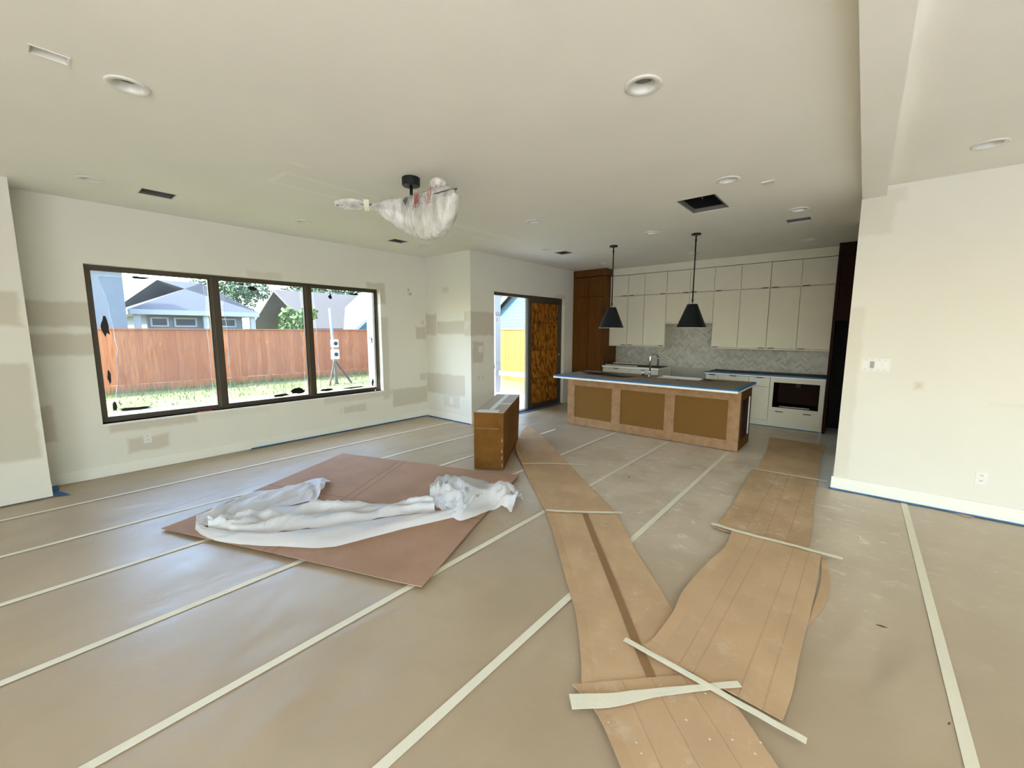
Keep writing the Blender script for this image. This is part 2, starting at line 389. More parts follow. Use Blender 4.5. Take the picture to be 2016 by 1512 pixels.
def build_shell():
    # floor slab
    struct(box('floor', 'concrete', XW-.16, XR+.16, YB-.16, YK+.16, -.2, 0), 'floor slab under the brown paper')
    # ceiling with openings
    holes = [(x-.07, x+.07, y-.07, y+.07) for x, y in LIGHTS]+list(VENTS)+[SLOT, HATCH]
    m = MB()
    for a, b, c, d in cells(XW, XR, YB, YK, holes): m.quad((a, c, ZC), (a, d, ZC), (b, d, ZC), (b, c, ZC))
    for a, b, c, d in holes:
        z = ZC+(.012)
        m.quad((a, c, ZC), (a, d, ZC), (a, d, z), (a, c, z)).quad((b, c, ZC), (b, d, ZC), (b, d, z), (b, c, z))
        m.quad((a, c, ZC), (b, c, ZC), (b, c, z), (a, c, z)).quad((a, d, ZC), (b, d, ZC), (b, d, z), (a, d, z))
    struct(m.obj('ceiling', 'paint_ceiling', recalc=False), 'off white plaster ceiling')
    struct(MB().box(XW-1.0, XR+1.0, YB-.8, YA+.6, 3.62, 3.75).box(XA-.6, XR+1.0, YA+.6, YK+.8, 3.62, 3.75).obj('roof', 'shingle_grey'), 'unseen roof slab added to stop light leaks and block sun')  # added out of view; overhang sized to keep sun off the window
    m = MB()
    for a in ((XW-1.0, XW-.95, YB-.8, YA+.6), (XW-1.0, XR+1, YB-.8, YB-.75), (XR+.95, XR+1, YB-.8, YK+.8)): m.box(*a, 3.15, 3.75)
    struct(m.obj('trim_2', 'house_white'), 'unseen fascia boards lowering the added roof edge against the sun')
    # walls
    def wall(name, mat, axis, pos, thick, u0, u1, holes=(), z0=0, z1=3.6, label=None):
        m = MB()
        for a, b, c, d in cells(u0, u1, z0, z1, holes):
            if axis == 0: m.box(min(pos, pos+thick), max(pos, pos+thick), a, b, c, d)
            else: m.box(a, b, min(pos, pos+thick), max(pos, pos+thick), c, d)
        return struct(m.obj(name, mat, recalc=False), label)
    wall('wall_left', 'paint_left', 0, XW, -.16, YB, YA+.16, [(.496, 4.067, .608, 2.367), (-4.0, -2.4, .3, 2.6)], label='left wall around the three pane window')  # second opening, out of view, added to let in more daylight
    m = MB()
    for a, b, c, d in cells(YB, .05, .018, ZC, [(-4.0, -2.4, .3, 2.6)]): m.box(XW, XL, a, b, c, d)  # the added daylight opening continues through the pier
    struct(m.obj('wall_left_pier', 'paint_pier', recalc=False), 'projecting left wall end with beige filler patches')
    wall('wall_alcove', 'paint_alcove', 1, YA, .16, XW-.16, XA-.16, label='short wall facing the room beside the window')
    wall('wall_patio', 'paint_patio', 0, XA, -.16, YA, YK+.16, [(5.63, 7.965, 0, 2.378)], label='wall around the sliding patio door')
    wall('wall_kitchen', 'paint', 1, YK, .16, XA, 1.2, label='wall behind the kitchen cabinets')
    wall('wall_right', 'paint_right', 1, YR, .14, -.124, XR, z1=ZC, label='bright white wall with the switch plate')
    wall('wall_pantry', 'paint', 0, -.124, .10, YR+.14, 6.9, z1=ZC, label='kitchen side return of the bright white wall')
    struct(box('wall_pantry_far', 'paint', 1.06, 1.2, 6.9, YK, 0, ZC))
    struct(box('wall_pantry_near', 'paint', -.024, 1.2, 6.76, 6.9, 0, ZC))
    wall('wall_back', 'paint', 1, YB, -.16, XW-.16, XR+.16, [(-.6, 4.4, .1, 2.8)], label='wall behind the camera')
    wall('wall_right_side', 'paint', 0, XR, .16, YB, YR+.14, [(-3.6, -.9, .3, 2.6)], label='far right wall')
    # dropped beam
    struct(box('trim_1', 'paint_ceiling', -.124, .054, YB, YR, 2.932, ZC), 'dropped beam running along the ceiling')
    # baseboards
    bh, bt = .138, .015
    struct(box('baseboard_left', 'paint_trim', XW, XW+bt, .05, YA, .012, bh), 'painted baseboard below the window')
    struct(box('baseboard_pier', 'paint_trim', XW+bt, XL, .05, .05+.002, .012, bh))
    struct(box('baseboard_alcove', 'paint_trim', XW+bt, XA+bt, YA-bt, YA, .012, bh), 'painted baseboard of the short wall')
    struct(box('baseboard_patio', 'paint_trim', XA, XA+bt, YA, 5.63, .012, bh))
    struct(box('baseboard_right', 'paint_trim', -.124-bt, XR, YR-bt, YR, .012, bh), 'white baseboard below the switch wall')
    struct(box('baseboard_return', 'paint_trim', -.124-bt, -.124, YR, 6.9, .012, bh))
build_shell()

# ------------------------------------------------------------------ window
def build_window():
    y0, y1, z0, z1 = .496, 4.067, .608, 2.367
    w = MB().box(XW-.16, XW-.002, y0, y1, z0-.02, z0).box(XW-.002, XW+.012, y0-.005, y1+.005, z0-.02, z0).obj('window_1', 'paint_trim')
    struct(w, 'three pane bronze window with torn protective film')
    xa, xb = XW-.155, XW-.10
    fw = .038
    m = MB().box(xa, xb, y0, y1, z1-fw, z1).box(xa, xb, y0, y1, z0, z0+fw).box(xa, xb, y0, y0+fw, z0+fw, z1-fw).box(xa, xb, y1-fw, y1, z0+fw, z1-fw)
    m.obj('window_frame', 'bronze', w)
    mull = ((1.640, 1.725), (2.838, 2.925))
    for a, b in mull:
        o = box('mullion', 'bronze', xa, xb+.012, a, b, z0+fw, z1-fw, w)
        box('edge_strip', 'bronze_lip', xb+.012, xb+.016, a+.012, a+.02, z0+fw, z1-fw, o)
    edges = [(y0+fw, mull[0][0]), (mull[0][1], mull[1][0]), (mull[1][1], y1-fw)]
    for k, (a, b) in enumerate(edges):
        s = .02
        m = MB().box(xa+.01, xb-.012, a, b, z1-fw-s, z1-fw).box(xa+.01, xb-.012, a, b, z0+fw, z0+fw+s).box(xa+.01, xb-.012, a, a+s, z0+fw+s, z1-fw-s).box(xa+.01, xb-.012, b-s, b, z0+fw+s, z1-fw-s)
        sash = m.obj('sash', 'bronze', w)
        ga, gb, gz0, gz1 = a+s, b-s, z0+fw+s, z1-fw-s
        box('pane', 'glass', xa+.026, xa+.032, ga, gb, gz0, gz1, sash)
        # protective film: ragged border, slightly loose
        rnd = random.Random(40+k)
        n = 60; bor = []
        for i in range(n):
            t = i/n*4; e = int(t); f = t-e
            ins = .03+.03*abs(noise.noise((i*.35, k*7.1, 0)))+.012*rnd.random()
            if k == 0 and e == 3: ins += .10*max(0, math.sin(f*math.pi))**.5*.9
            bor.append([(lerp(ga+ins, gb-ins, f), gz0+ins*.8), (gb-ins, lerp(gz0+ins, gz1-ins, f)), (lerp(gb-ins, ga+ins, f), gz1-ins), (ga+ins, lerp(gz1-ins, gz0+ins, f))][e])
        cx, cz = (ga+gb)/2, (gz0+gz1)/2; m = MB(); x = xb-.022
        ring = [1, .985, .9, .6, 0.02]
        for r in ring:
            for (u, v) in bor:
                uu, vv = cx+(u-cx)*r, cz+(v-cz)*r
                m.v.append((x+.006*noise.noise((uu*5, vv*5, k))*(1.2-.4*r), uu, vv))
        me_ = MB(); me_.v = m.v[:2*n]; me_.f = [(i, (i+1) % n, n+(i+1) % n, n+i) for i in range(n)]; me_.obj('film_border', 'film_edge', sash, smooth=True)
        for q in range(1, len(ring)-1):
            m.f += [(q*n+i, q*n+(i+1) % n, (q+1)*n+(i+1) % n, (q+1)*n+i) for i in range(n)]
        m.v, m.f = m.v[n:], [tuple(i-n for i in f) for f in m.f]
        m.obj('protective_film', 'film', sash, smooth=True)
        # dark curled tatters of film and sealant at the film edge
        spots = {0: [(.02, .63, .09, .16, 0), (.035, .07, .05, .10, 1), (.06, .04, .35, .035, 2), (.28, .975, .20, .025, 3), (.03, .28, .035, .1, 4)],
                 1: [(.70, .045, .28, .06, 5), (.47, .02, .28, .03, 6), (.30, .955, .14, .05, 7), (.70, .97, .10, .02, 8), (.20, .985, .08, .02, 14)],
                 2: [(.03, .025, .24, .03, 9), (.34, .02, .50, .02, 10), (.90, .05, .05, .1, 11), (.24, .93, .08, .07, 12), (.55, .97, .22, .025, 13), (.93, .5, .022, .09, 16)]}[k]
        for (u, v, su, sv, seed) in spots:
            m = MB(); n2 = 14; uc = lerp(ga, gb, min(.97, u+su/2)); vc = lerp(gz0, gz1, min(.985, v+sv*.0)) ; hu = su*(gb-ga)/2; hv = max(.012, sv*(gz1-gz0)/2)
            poly = []
            for i in range(n2):
                a2 = 2*math.pi*i/n2; rr = .75+.45*noise.noise((math.cos(a2)*1.7, math.sin(a2)*1.7, seed*3.7))
                poly.append((min(gb-.004, max(ga+.004, uc+hu*rr*math.cos(a2))), min(gz1-.004, max(gz0+.004, vc+hv*rr*math.sin(a2)))))
            m.prism(poly, 0, x+.002, x+.005); m.obj('film_tatter', 'black_metal', sash)
    # scrap left on the sill
    tag(MB().box(XW-.03, XW+.0, 1.37, 1.53, z0+.001, z0+.006).obj('sticker_scrap', 'red_paint'), 'thin dark red scrap lying on the window sill', 'scrap')
    # tufts of grey sealant
    tag(MB().lathe([(.001, 0), (.016, .004), (.014, .014), (.004, .022)], (XW-.035, 3.93, z0+.001), 10).obj('sealant_lump', 'grey_lens', smooth=True), 'small grey lump of sealant at the sill corner', 'sealant')
build_window()

# ------------------------------------------------------------------ patio door
def build_door():
    y0, y1, z1 = 5.63, 7.965, 2.378
    xa, xb = XA-.15, XA-.07
    d = MB().box(xa, xb, y0, y1, z1-.055, z1).box(xa, xb, y1-.045, y1, .03, z1-.055).box(xa, xb, y0, y0+.02, .03, z1-.055).box(xa-.02, xb+.01, y0, y1, .001, .03).obj('door_1', 'bronze')
    struct(d, 'bronze sliding patio door with one half boarded up')
    ym = 6.80
    # fixed leaf, boarded
    leaf = MB().box(xa+.03, xb-.01, ym, ym+.07, .03, z1-.055).box(xa+.03, xb-.01, 7.83, 7.92, .03, z1-.055).box(xa+.03, xb-.01, ym+.07, 7.83, z1-.13, z1-.055).box(xa+.03, xb-.01, ym+.07, 7.83, .03, .12).obj('fixed_leaf', 'bronze', d)
    zs = [.12, .655, 1.254, 1.834, z1-.13]
    for a, b in zip(zs, zs[1:]):
        box('osb_panel', 'osb', xb-.03, xb-.016, ym+.07, 7.83, a+.005, b-.005, leaf)
    box('gap_light_block', 'dark_wood', xb-.048, xb-.034, ym+.07, 7.83, .12, z1-.13, leaf)  # added sheet keeps daylight from showing through the board gaps
    # open leaf parked behind: only its stile and glass edge show
    sl = MB().box(xa-.0, xa+.03, ym-.075, ym-.0, .03, z1-.055).obj('sliding_leaf', 'house_white', d)
    box('pane', 'glass', xa+.012, xa+.018, y0+.02, ym-.075, .03, z1-.055, sl)
    MB().tube([(xb-.01, y0+.02, .88), (xb-.005, y0+.055, .90), (xb-.0, y0+.075, .98), (xb-.005, y0+.06, 1.10), (xb-.01, y0+.02, 1.13)], .012, 8).obj('pull_handle', 'black_metal', d, smooth=True)
    box('lock', 'label_white', xb-.005, xb+.002, 7.87, 7.89, 1.12, 1.15, leaf)
build_door()

# ------------------------------------------------------------------ floor covering
SEAMS = [XW+.004, -5.60, -4.70, -3.85, -2.96, -2.11, -1.25, -.40, .46, 1.32]
ORD = ['first', 'second', 'third', 'fourth', 'fifth', 'sixth', 'seventh', 'eighth', 'ninth']
def paper_z(x, y, x0, x1):
    e = min(x-x0, x1-x); k = min(1, max(0, e/.14))
    a = noise.noise((x*1.1+y*.35, y*.55-x*.3, 3.1)); b = noise.noise((x*2.6, y*1.1+x*.8, 8.2))
    r = max(0, 1-abs(a)*4)*.0045+max(0, 1-abs(b)*6)*.0015+.001*(a+.6)
    return .0035+k*r
def build_paper():
    for k, (a, b) in enumerate(zip(SEAMS, SEAMS[1:])):
        y0 = .07 if a < -6 else YB+.05
        if a < -6.2: parts = [(y0, YA-.02)]
        elif b <= -5.5: parts = [(y0, YA-.02)]
        elif a < XA: parts = [(y0, YA-.02)]
        elif -3.9 < a < -1.3: parts = [(y0, 6.20), (6.95, 8.33)]
        elif b < -.2: parts = [(y0, 8.30)]
        else: parts = [(y0, YR-.02)]
        if a < -6.2: x0 = a
        else: x0 = a
        for kk, (c, d) in enumerate(parts):
            lab = ORD[k]+' kraft paper lane counted from the window wall' if kk == 0 else 'kraft paper piece behind the island in the '+ORD[k]+' lane from the window wall'
            nu, nv = 14, int((d-c)/.075)
            m = MB().grid(lambda u, v: (lerp(x0, b, u), lerp(c, d, v), paper_z(lerp(x0, b, u), lerp(c, d, v), x0, b)), nu, nv)
            tag(m.obj('paper_sheet', 'paper', smooth=True, recalc=False), lab, 'paper sheet', 'kraft paper sheets protecting the floor')
    # strip of paper in front of the projecting wall end and by the patio door
    m = MB().grid(lambda u, v: (lerp(XL+.002, -5.6, u), lerp(YB+.05, .07, v), paper_z(lerp(XL, -5.6, u), lerp(YB, .07, v), XL, -5.6)), 8, 60)
    tag(m.obj('paper_sheet', 'paper', smooth=True, recalc=False), 'narrow brown kraft paper strip beside the projecting wall end', 'paper sheet')
    m = MB().grid(lambda u, v: (lerp(XA+.01, -4.70, u), lerp(YA, 8.3, v), paper_z(lerp(XA, -4.7, u), lerp(YA, 8.3, v), XA, -4.7)), 8, 40)
    tag(m.obj('paper_sheet', 'paper', smooth=True, recalc=False), 'short brown kraft paper strip in front of the patio door', 'paper sheet')
build_paper()

def tape(pts, w, label, name='masking_tape', mat='masking_tape', z=.0085, group=None, cat='tape', t=.001, n=None, wz=0, parent=None):
    L = smooth_line(pts, n or max(2, (len(pts)-1)*8)); ws = w if isinstance(w, (list, tuple)) else [w, w]
    def P(u, v):
        k = u*(len(L)-1); i = min(int(k), len(L)-2); p = L[i].lerp(L[i+1], k-i); d = (L[i+1]-L[i]).normalized()
        wd = along([(q,) for q in ws], u)[0]*(1+.05*noise.noise((p.x*9, p.y*9, 1)))
        q = p+Vector((-d.y, d.x, 0))*(v-.5)*wd
        zz = z(q.x, q.y) if callable(z) else z
        return (q.x, q.y, zz+wz*abs(noise.noise((q.x*7, q.y*7, 5))))
    o = MB().grid(P, len(L)-1, 2, t).obj(name, mat, parent)
    if label: tag(o, label, cat, group)
    return o
def build_tapes():
    g = 'masking tape along the paper seams'; it = iter(ORD)
    def seam(x0, y0, x1, y1, lab=None): tape([(x0, y0), ((x0+x1)/2+.006, (y0+y1)/2), (x1, y1)], .046, lab or next(it)+' long cream tape seam counted from the window wall', group=g, n=24)
    seam(-5.59, -3.5, -5.62, 4.99); seam(-4.70, -3.5, -4.66, 5.0); seam(-3.835, -3.5, -3.86, 5.7)
    seam(-2.945, -3.5, -2.985, 6.15); seam(-2.115, -3.5, -2.12, 6.18); seam(-1.25, -3.5, -1.295, 6.18); seam(.475, -3.5, .43, 5.38); seam(-.40, 7.5, -.42, 8.35, 'short shaded tape seam beyond the kitchen runner')
build_tapes()

def sheet_poly(name, L0, L1, mat, label, z=.011, th=.004, nu=40, nv=10, curl=None, parent=None, cat='cardboard'):
    A = smooth_line(L0, nu); B = smooth_line(L1, nu)
    def P(u, v):
        i = int(round(u*nu)); p = A[i].lerp(B[i], v)
        zz = z+.0015*noise.noise((p.x*4, p.y*4, 2))
        if curl: zz += curl(u, v)
        return (p.x, p.y, zz)
    o = MB().grid(P, nu, nv, th).obj(name, mat, parent)
    if label: tag(o, label, cat)
    return o
def build_boards():
    # long diagonal runner
    Lr = [(-3.92, 4.74), (-3.51, 4.24), (-2.736, 3.516), (-2.1, 2.95), (-1.855, 2.706), (-1.36, 2.164), (-1.16, 1.947), (-.977, 1.70), (-.86, 1.52)]
    Rr = [(-4.35, 5.56), (-4.0, 5.36), (-2.841, 4.40), (-2.102, 3.76), (-1.546, 3.282), (-1.19, 2.852), (-.80, 2.42), (-.5, 2.05), (-.30, 1.885)]
    edge = lambda u, v: .010*max(0, 1-v/.10)*(.4+.6*abs(math.sin(u*9)))
    a = sheet_poly('cardboard_runner', Lr, Rr, 'runner_board', 'long brown cardboard runner laid diagonally from the carton, with brown packing tape', z=.0175, curl=edge, nu=64)
    tape([(-1.785, 3.13), (-1.50, 2.79), (-1.206, 2.447), (-.985, 2.187), (-.80, 1.965), (-.68, 1.83), (-.582, 1.722)], .046, None, 'packing_tape', 'package_tape', z=.0235, parent=a)
    # lower end of the diagonal runner
    sheet_poly('cardboard_sheet', [(-.90, 1.50), (-.75, 1.444), (-.60, 1.33), (-.30, 1.07), (0.1, .72)], [(-.44, 1.98), (-.28, 1.86), (-.123, 1.701), (.2, 1.40), (.55, 1.05)], 'runner_board_spotted',
               'paint spotted cardboard sheet at the lower end of the diagonal runner', z=.0245, curl=lambda u, v: .012*max(0, 1-v/.12)*math.sin(u*math.pi), nu=24)
    # runner towards the kitchen: three pieces
    sheet_poly('cardboard_runner', [(-1.0, 7.45), (-.90, 6.5), (-.852, 5.582), (-.85, 5.35)], [(-.292, 7.40), (-.294, 6.731), (-.274, 5.959), (-.25, 5.35)], 'runner_board', 'shaded cardboard runner piece beside the kitchen island end', z=.0165)
    sheet_poly('cardboard_runner', [(-.88, 5.55), (-.847, 4.74), (-.812, 4.046), (-.83, 3.60)], [(-.262, 5.55), (-.235, 4.8), (-.20, 4.1), (-.19, 3.60)], 'runner_board_dusty', 'dusty scuffed cardboard runner piece with white plaster footprints', z=.0225,
               curl=lambda u, v: .008*max(0, 1-v/.08))
    sheet_poly('cardboard_runner', [(-.702, 3.66), (-.67, 3.295), (-.701, 3.042), (-.731, 2.737), (-.734, 2.493), (-.713, 2.299), (-.72, 2.05), (-.74, 1.94)],
               [(-.106, 3.69), (-.102, 3.3), (-.10, 3.05), (-.105, 2.757), (-.113, 2.434), (-.113, 2.122), (-.12, 2.0), (-.126, 1.918)], 'runner_board_folded', 'pale cardboard runner piece with lengthwise folds and wavy left edge', z=.0295,
               curl=lambda u, v: .010*max(0, 1-v/.10)*abs(math.sin(u*7)), nu=60)
    tag(sheet_poly('cardboard_flap', [(-.10, 3.60), (-.085, 3.3), (-.095, 2.95), (-.115, 2.70)], [(-.075, 3.60), (-.035, 3.3), (-.045, 3.0), (-.105, 2.70)], 'runner_board', None, z=.0165, nu=20, nv=3), 'narrow curved cardboard flap sticking out beside the folded runner', 'cardboard')
    # big flat sheet
    A, B, C, D = Vector((-4.3, .595)), Vector((-5.224, 2.646)), Vector((-2.865, 3.512)), Vector((-2.022, 1.502))
    def P(u, v):
        p = A.lerp(D, u).lerp(B.lerp(C, u), v)
        z = .0185+.016*max(0, 1-v/.12)*(.5+.5*math.sin(u*2.6+.4))+.016*max(0, (u-.93)/.07)*(.3+.7*abs(math.sin(v*5)))+.003*noise.noise((p.x*2, p.y*2, 4))
        return (p.x, p.y, z)
    tag(MB().grid(P, 48, 40, .005).obj('cardboard_sheet', 'sheet_board'), 'large flat opened cardboard carton sheet lying under white foam wrap', 'cardboard')
    # cross tapes
    tape([(-.832, 1.907), (-.5, 1.89), (-.3, 1.875), (-.040, 1.860)], .034, 'crossing cream tape strip slanting over the folded runner end', z=.040, wz=.004)
    tape([(-.851, 1.408), (-.72, 1.53), (-.595, 1.682), (-.45, 1.84), (-.304, 1.993)], [.078, .07, .045, .034, .034], 'bunched cream tape strip fanning out across the diagonal runner', z=.036, wz=.006)
    tape([(-.858, 3.641), (-.6, 3.63), (-.35, 3.65), (.016, 3.662)], .040, 'cream tape strip joining the dusty and folded runner pieces', z=.036, wz=.006)
    tape([(-2.09, 2.953), (-1.9, 3.08), (-1.7, 3.23), (-1.536, 3.364)], .034, 'cream tape strip holding the diagonal runner across its middle', z=.027, wz=.006)
    tape([(-.901, 5.493), (-.6, 5.51), (-.175, 5.546)], .030, 'cream tape strip across the runner by the white wall corner', z=.0345, wz=.004)
    tape([(-3.10, 3.86), (-2.85, 4.09), (-2.45, 4.36)], .026, 'dusty tape strip across the runner beside the carton', z=.027, wz=.003)
    # fallen bits
    for x, y, l, a, wh in ((.211, 2.966, .05, .2, 'longest dark wood splinter on the paper beside the folded runner'), (.41, 2.374, .02, 1, 'tiny dark splinter beside the tape seam of the eighth lane'), (-1.9, 4.3, .03, .5, 'small dark splinter on the dusty paper between the two runners'), (.1, 4.2, .02, 2, 'tiny dark splinter on the paper by the dusty runner')):
        tag(MB().prism([(x-l/2*math.cos(a), y-l/2*math.sin(a)), (x+l*.1, y-.006), (x+l/2*math.cos(a), y+l/2*math.sin(a)), (x-l*.1, y+.006)], 2, .012, .015).obj('wood_splinter', 'bark'), wh, 'splinter', 'splinters on the floor paper')
    tag(MB().prism([(.769, 5.37), (.827, 5.305), (.885, 5.345), (.86, 5.38)], 2, .008, .012).obj('paper_scrap', 'runner_board'), 'torn brown paper scrap against the blue taped baseboard', 'paper scrap')
build_boards()

def build_blue_tape():
    def strip(name, x0, x1, y0, y1, lab, z=.012): tag(box('painters_tape', 'blue_tape', x0, x1, y0, y1, .0115, max(z, .0145)), lab, 'tape')
    strip('', XW+.016, XW+.034, 1.93, YA-.02, 'dark blue tape along the baseboard below the window', .022)
    strip('', XW+.05, XA-.01, YA-.045, YA-.016, 'bright blue tape along the short wall baseboard', .018)
    strip('', -.155, XR, YR-.050, YR-.016, 'bright blue tape along the white switch wall baseboard', .016)
    tag(MB().prism([(-6.36, .055), (-6.30, .055), (-5.97, .165), (-6.03, .06), (-6.01, .05)], 2, .0115, .014).prism([(-6.40, .053), (-6.20, .053), (-6.22, .10), (-6.40, .10)], 2, .0145, .02).obj('painters_tape', 'blue_tape'), 'short crumpled blue tape piece at the projecting wall foot', 'tape')
    strip('', XA+.0, XA+.05, 6.1, 7.9, 'blue tape at the patio door threshold', .012)
build_blue_tape()

# ------------------------------------------------------------------ white foam wrap
def build_foam():
    root = thing('foam_wrap_sheet', 'crumpled white translucent foam wrap on the cardboard sheet', 'foam wrap', (-3.5, 1.6, .03))
    def loft(name, a, b, z0, arch, wr, nu=50, nv=14, seed=0, e0=0.0, e1=0.0):
        A = smooth_line(a, nu); B = smooth_line(b, nu)
        def P(u, v):
            i = int(round(u*nu)); p = A[i].lerp(B[i], v)
            q = (p.x*3+seed, p.y*3, seed*2.3)
            rid = max(0, 1-2.6*abs(noise.noise((u*5+seed, v*2.6, seed*.7))))+.55*max(0, 1-3*abs(noise.noise((u*9-v*4+seed, v*4, seed*1.7))))
            z = z0+arch*math.sin(math.pi*v)**.7+wr*rid*(.25+math.sin(math.pi*v))+lerp(e0, e1, v)
            return (p.x, p.y, z)
        MB().grid(P, nu, nv).obj(name, 'foam_wrap', root, smooth=True, recalc=False)
    loft('front_fold', [(-4.068, .772), (-3.884, .784), (-3.688, .836), (-3.477, .944), (-3.21, 1.133), (-2.962, 1.325), (-2.873, 1.521), (-2.762, 1.911), (-2.588, 2.346)],
         [(-4.05, .79), (-3.875, .851), (-3.671, .969), (-3.487, 1.127), (-3.324, 1.333), (-3.128, 1.664), (-2.951, 1.993), (-2.787, 2.254), (-2.705, 2.423)], .030, .025, .015, 60, 10, 1, 0, .02)
    loft('middle_fold', [(-3.93, .83), (-3.68, .96), (-3.49, 1.12), (-3.33, 1.325), (-3.135, 1.65), (-2.96, 1.98), (-2.795, 2.24)],
         [(-4.055, .866), (-4.075, 1.01), (-3.974, 1.256), (-3.865, 1.564), (-3.766, 1.709), (-3.536, 1.891), (-3.225, 2.127), (-3.008, 2.374)], .030, .012, .06, 70, 22, 5, .018, 0)
    loft('back_fold', [(-4.062, .777), (-4.007, .883), (-4.086, 1.013), (-3.974, 1.256), (-3.912, 1.584), (-3.82, 1.648)],
         [(-4.297, .833), (-4.428, 1.067), (-4.539, 1.357), (-4.45, 1.611), (-4.478, 1.959), (-4.279, 2.027)], .030, .022, .035, 50, 16, 9, .01, 0)
    loft('end_crumple', [(-3.042, 2.376), (-2.86, 2.32), (-2.735, 2.31), (-2.497, 2.28), (-2.447, 2.588), (-2.407, 2.737), (-2.263, 2.676)],
         [(-3.12, 2.45), (-3.36, 2.739), (-3.4, 2.888), (-3.285, 2.987), (-2.903, 3.033), (-2.582, 3.069), (-2.343, 2.943)], .032, .05, .07, 46, 22, 13)
    loft('end_flap', [(-3.03, 2.40), (-2.8, 2.34), (-2.52, 2.31)], [(-3.30, 2.85), (-3.0, 2.80), (-2.62, 2.72)], .075, .02, .05, 24, 14, 17, 0, .02)
build_foam()

# ------------------------------------------------------------------ tall shipping carton
def build_carton():
    w, d, h = .355, 1.45, .69
    root = thing('shipping_carton', 'tall worn brown shipping carton with taped seam on top', 'carton', (-3.445, 3.37, .0))
    root.rotation_euler = (0, 0, math.atan2(.181, .308)+R(1.2))
    root.location.z = .012
    m = MB(); nz, n1, n2 = 8, 6, 16
    ring = [(w*i/n1, 0) for i in range(n1)]+[(w, d*i/n2) for i in range(n2)]+[(w-w*i/n1, d) for i in range(n1)]+[(0, d-d*i/n2) for i in range(n2)]
    for k in range(nz+1):
        z = h*k/nz
        for (x, y) in ring:
            bx = .045*math.sin(math.pi*min(1, y/d))*math.sin(math.pi*min(1, z/h*1.1+.02)) if x > w-.001 else 0
            inset = -.02*(1-z/h)*(1 if x > w-.001 else 0)
            m.v.append((x+bx+inset*(y/d)+.003*noise.noise((x*5, y*5, z*6)), y+.004*noise.noise((x*7+3, y*4, z*5)), z))
    n = len(ring)
    for k in range(nz): m.f += [(k*n+i, k*n+(i+1) % n, (k+1)*n+(i+1) % n, (k+1)*n+i) for i in range(n)]
    m.f.append(tuple(range(n))[::-1])
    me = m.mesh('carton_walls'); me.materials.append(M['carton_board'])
    o = bpy.data.objects.new('carton_walls', me); COL.objects.link(o); o.parent = root
    def part(name, mb, mat):
        me = mb.mesh(name); me.materials.append(M[mat]); q = bpy.data.objects.new(name, me); COL.objects.link(q); q.parent = root; return q
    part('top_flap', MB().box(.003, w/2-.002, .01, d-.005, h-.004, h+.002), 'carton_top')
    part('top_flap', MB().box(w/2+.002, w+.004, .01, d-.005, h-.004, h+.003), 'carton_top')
    part('seam_tape', MB().box(w/2-.03, w/2+.03, .19, d, h+.003, h+.0045), 'label_white')
    part('shipping_label', MB().box(.02, w-.07, .012, .17, h+.003, h+.005), 'label_white')
    part('cross_strap', MB().box(w/2+.03, w, .60, .64, h+.003, h+.005), 'label_white')
    part('fold_line', MB().box(.004, w-.06, -.004, .0, h*.72, h*.728), 'package_tape')
    for zz in (.04, .13, .21, .34): part('torn_corner', MB().prism([(0, 0), (.008, .004), (.010, .03), (.003, .045)], 1, -.006, -.002), 'carton_top').location = (w-.022+.004*(zz*10 % 1), 0, zz)
build_carton()

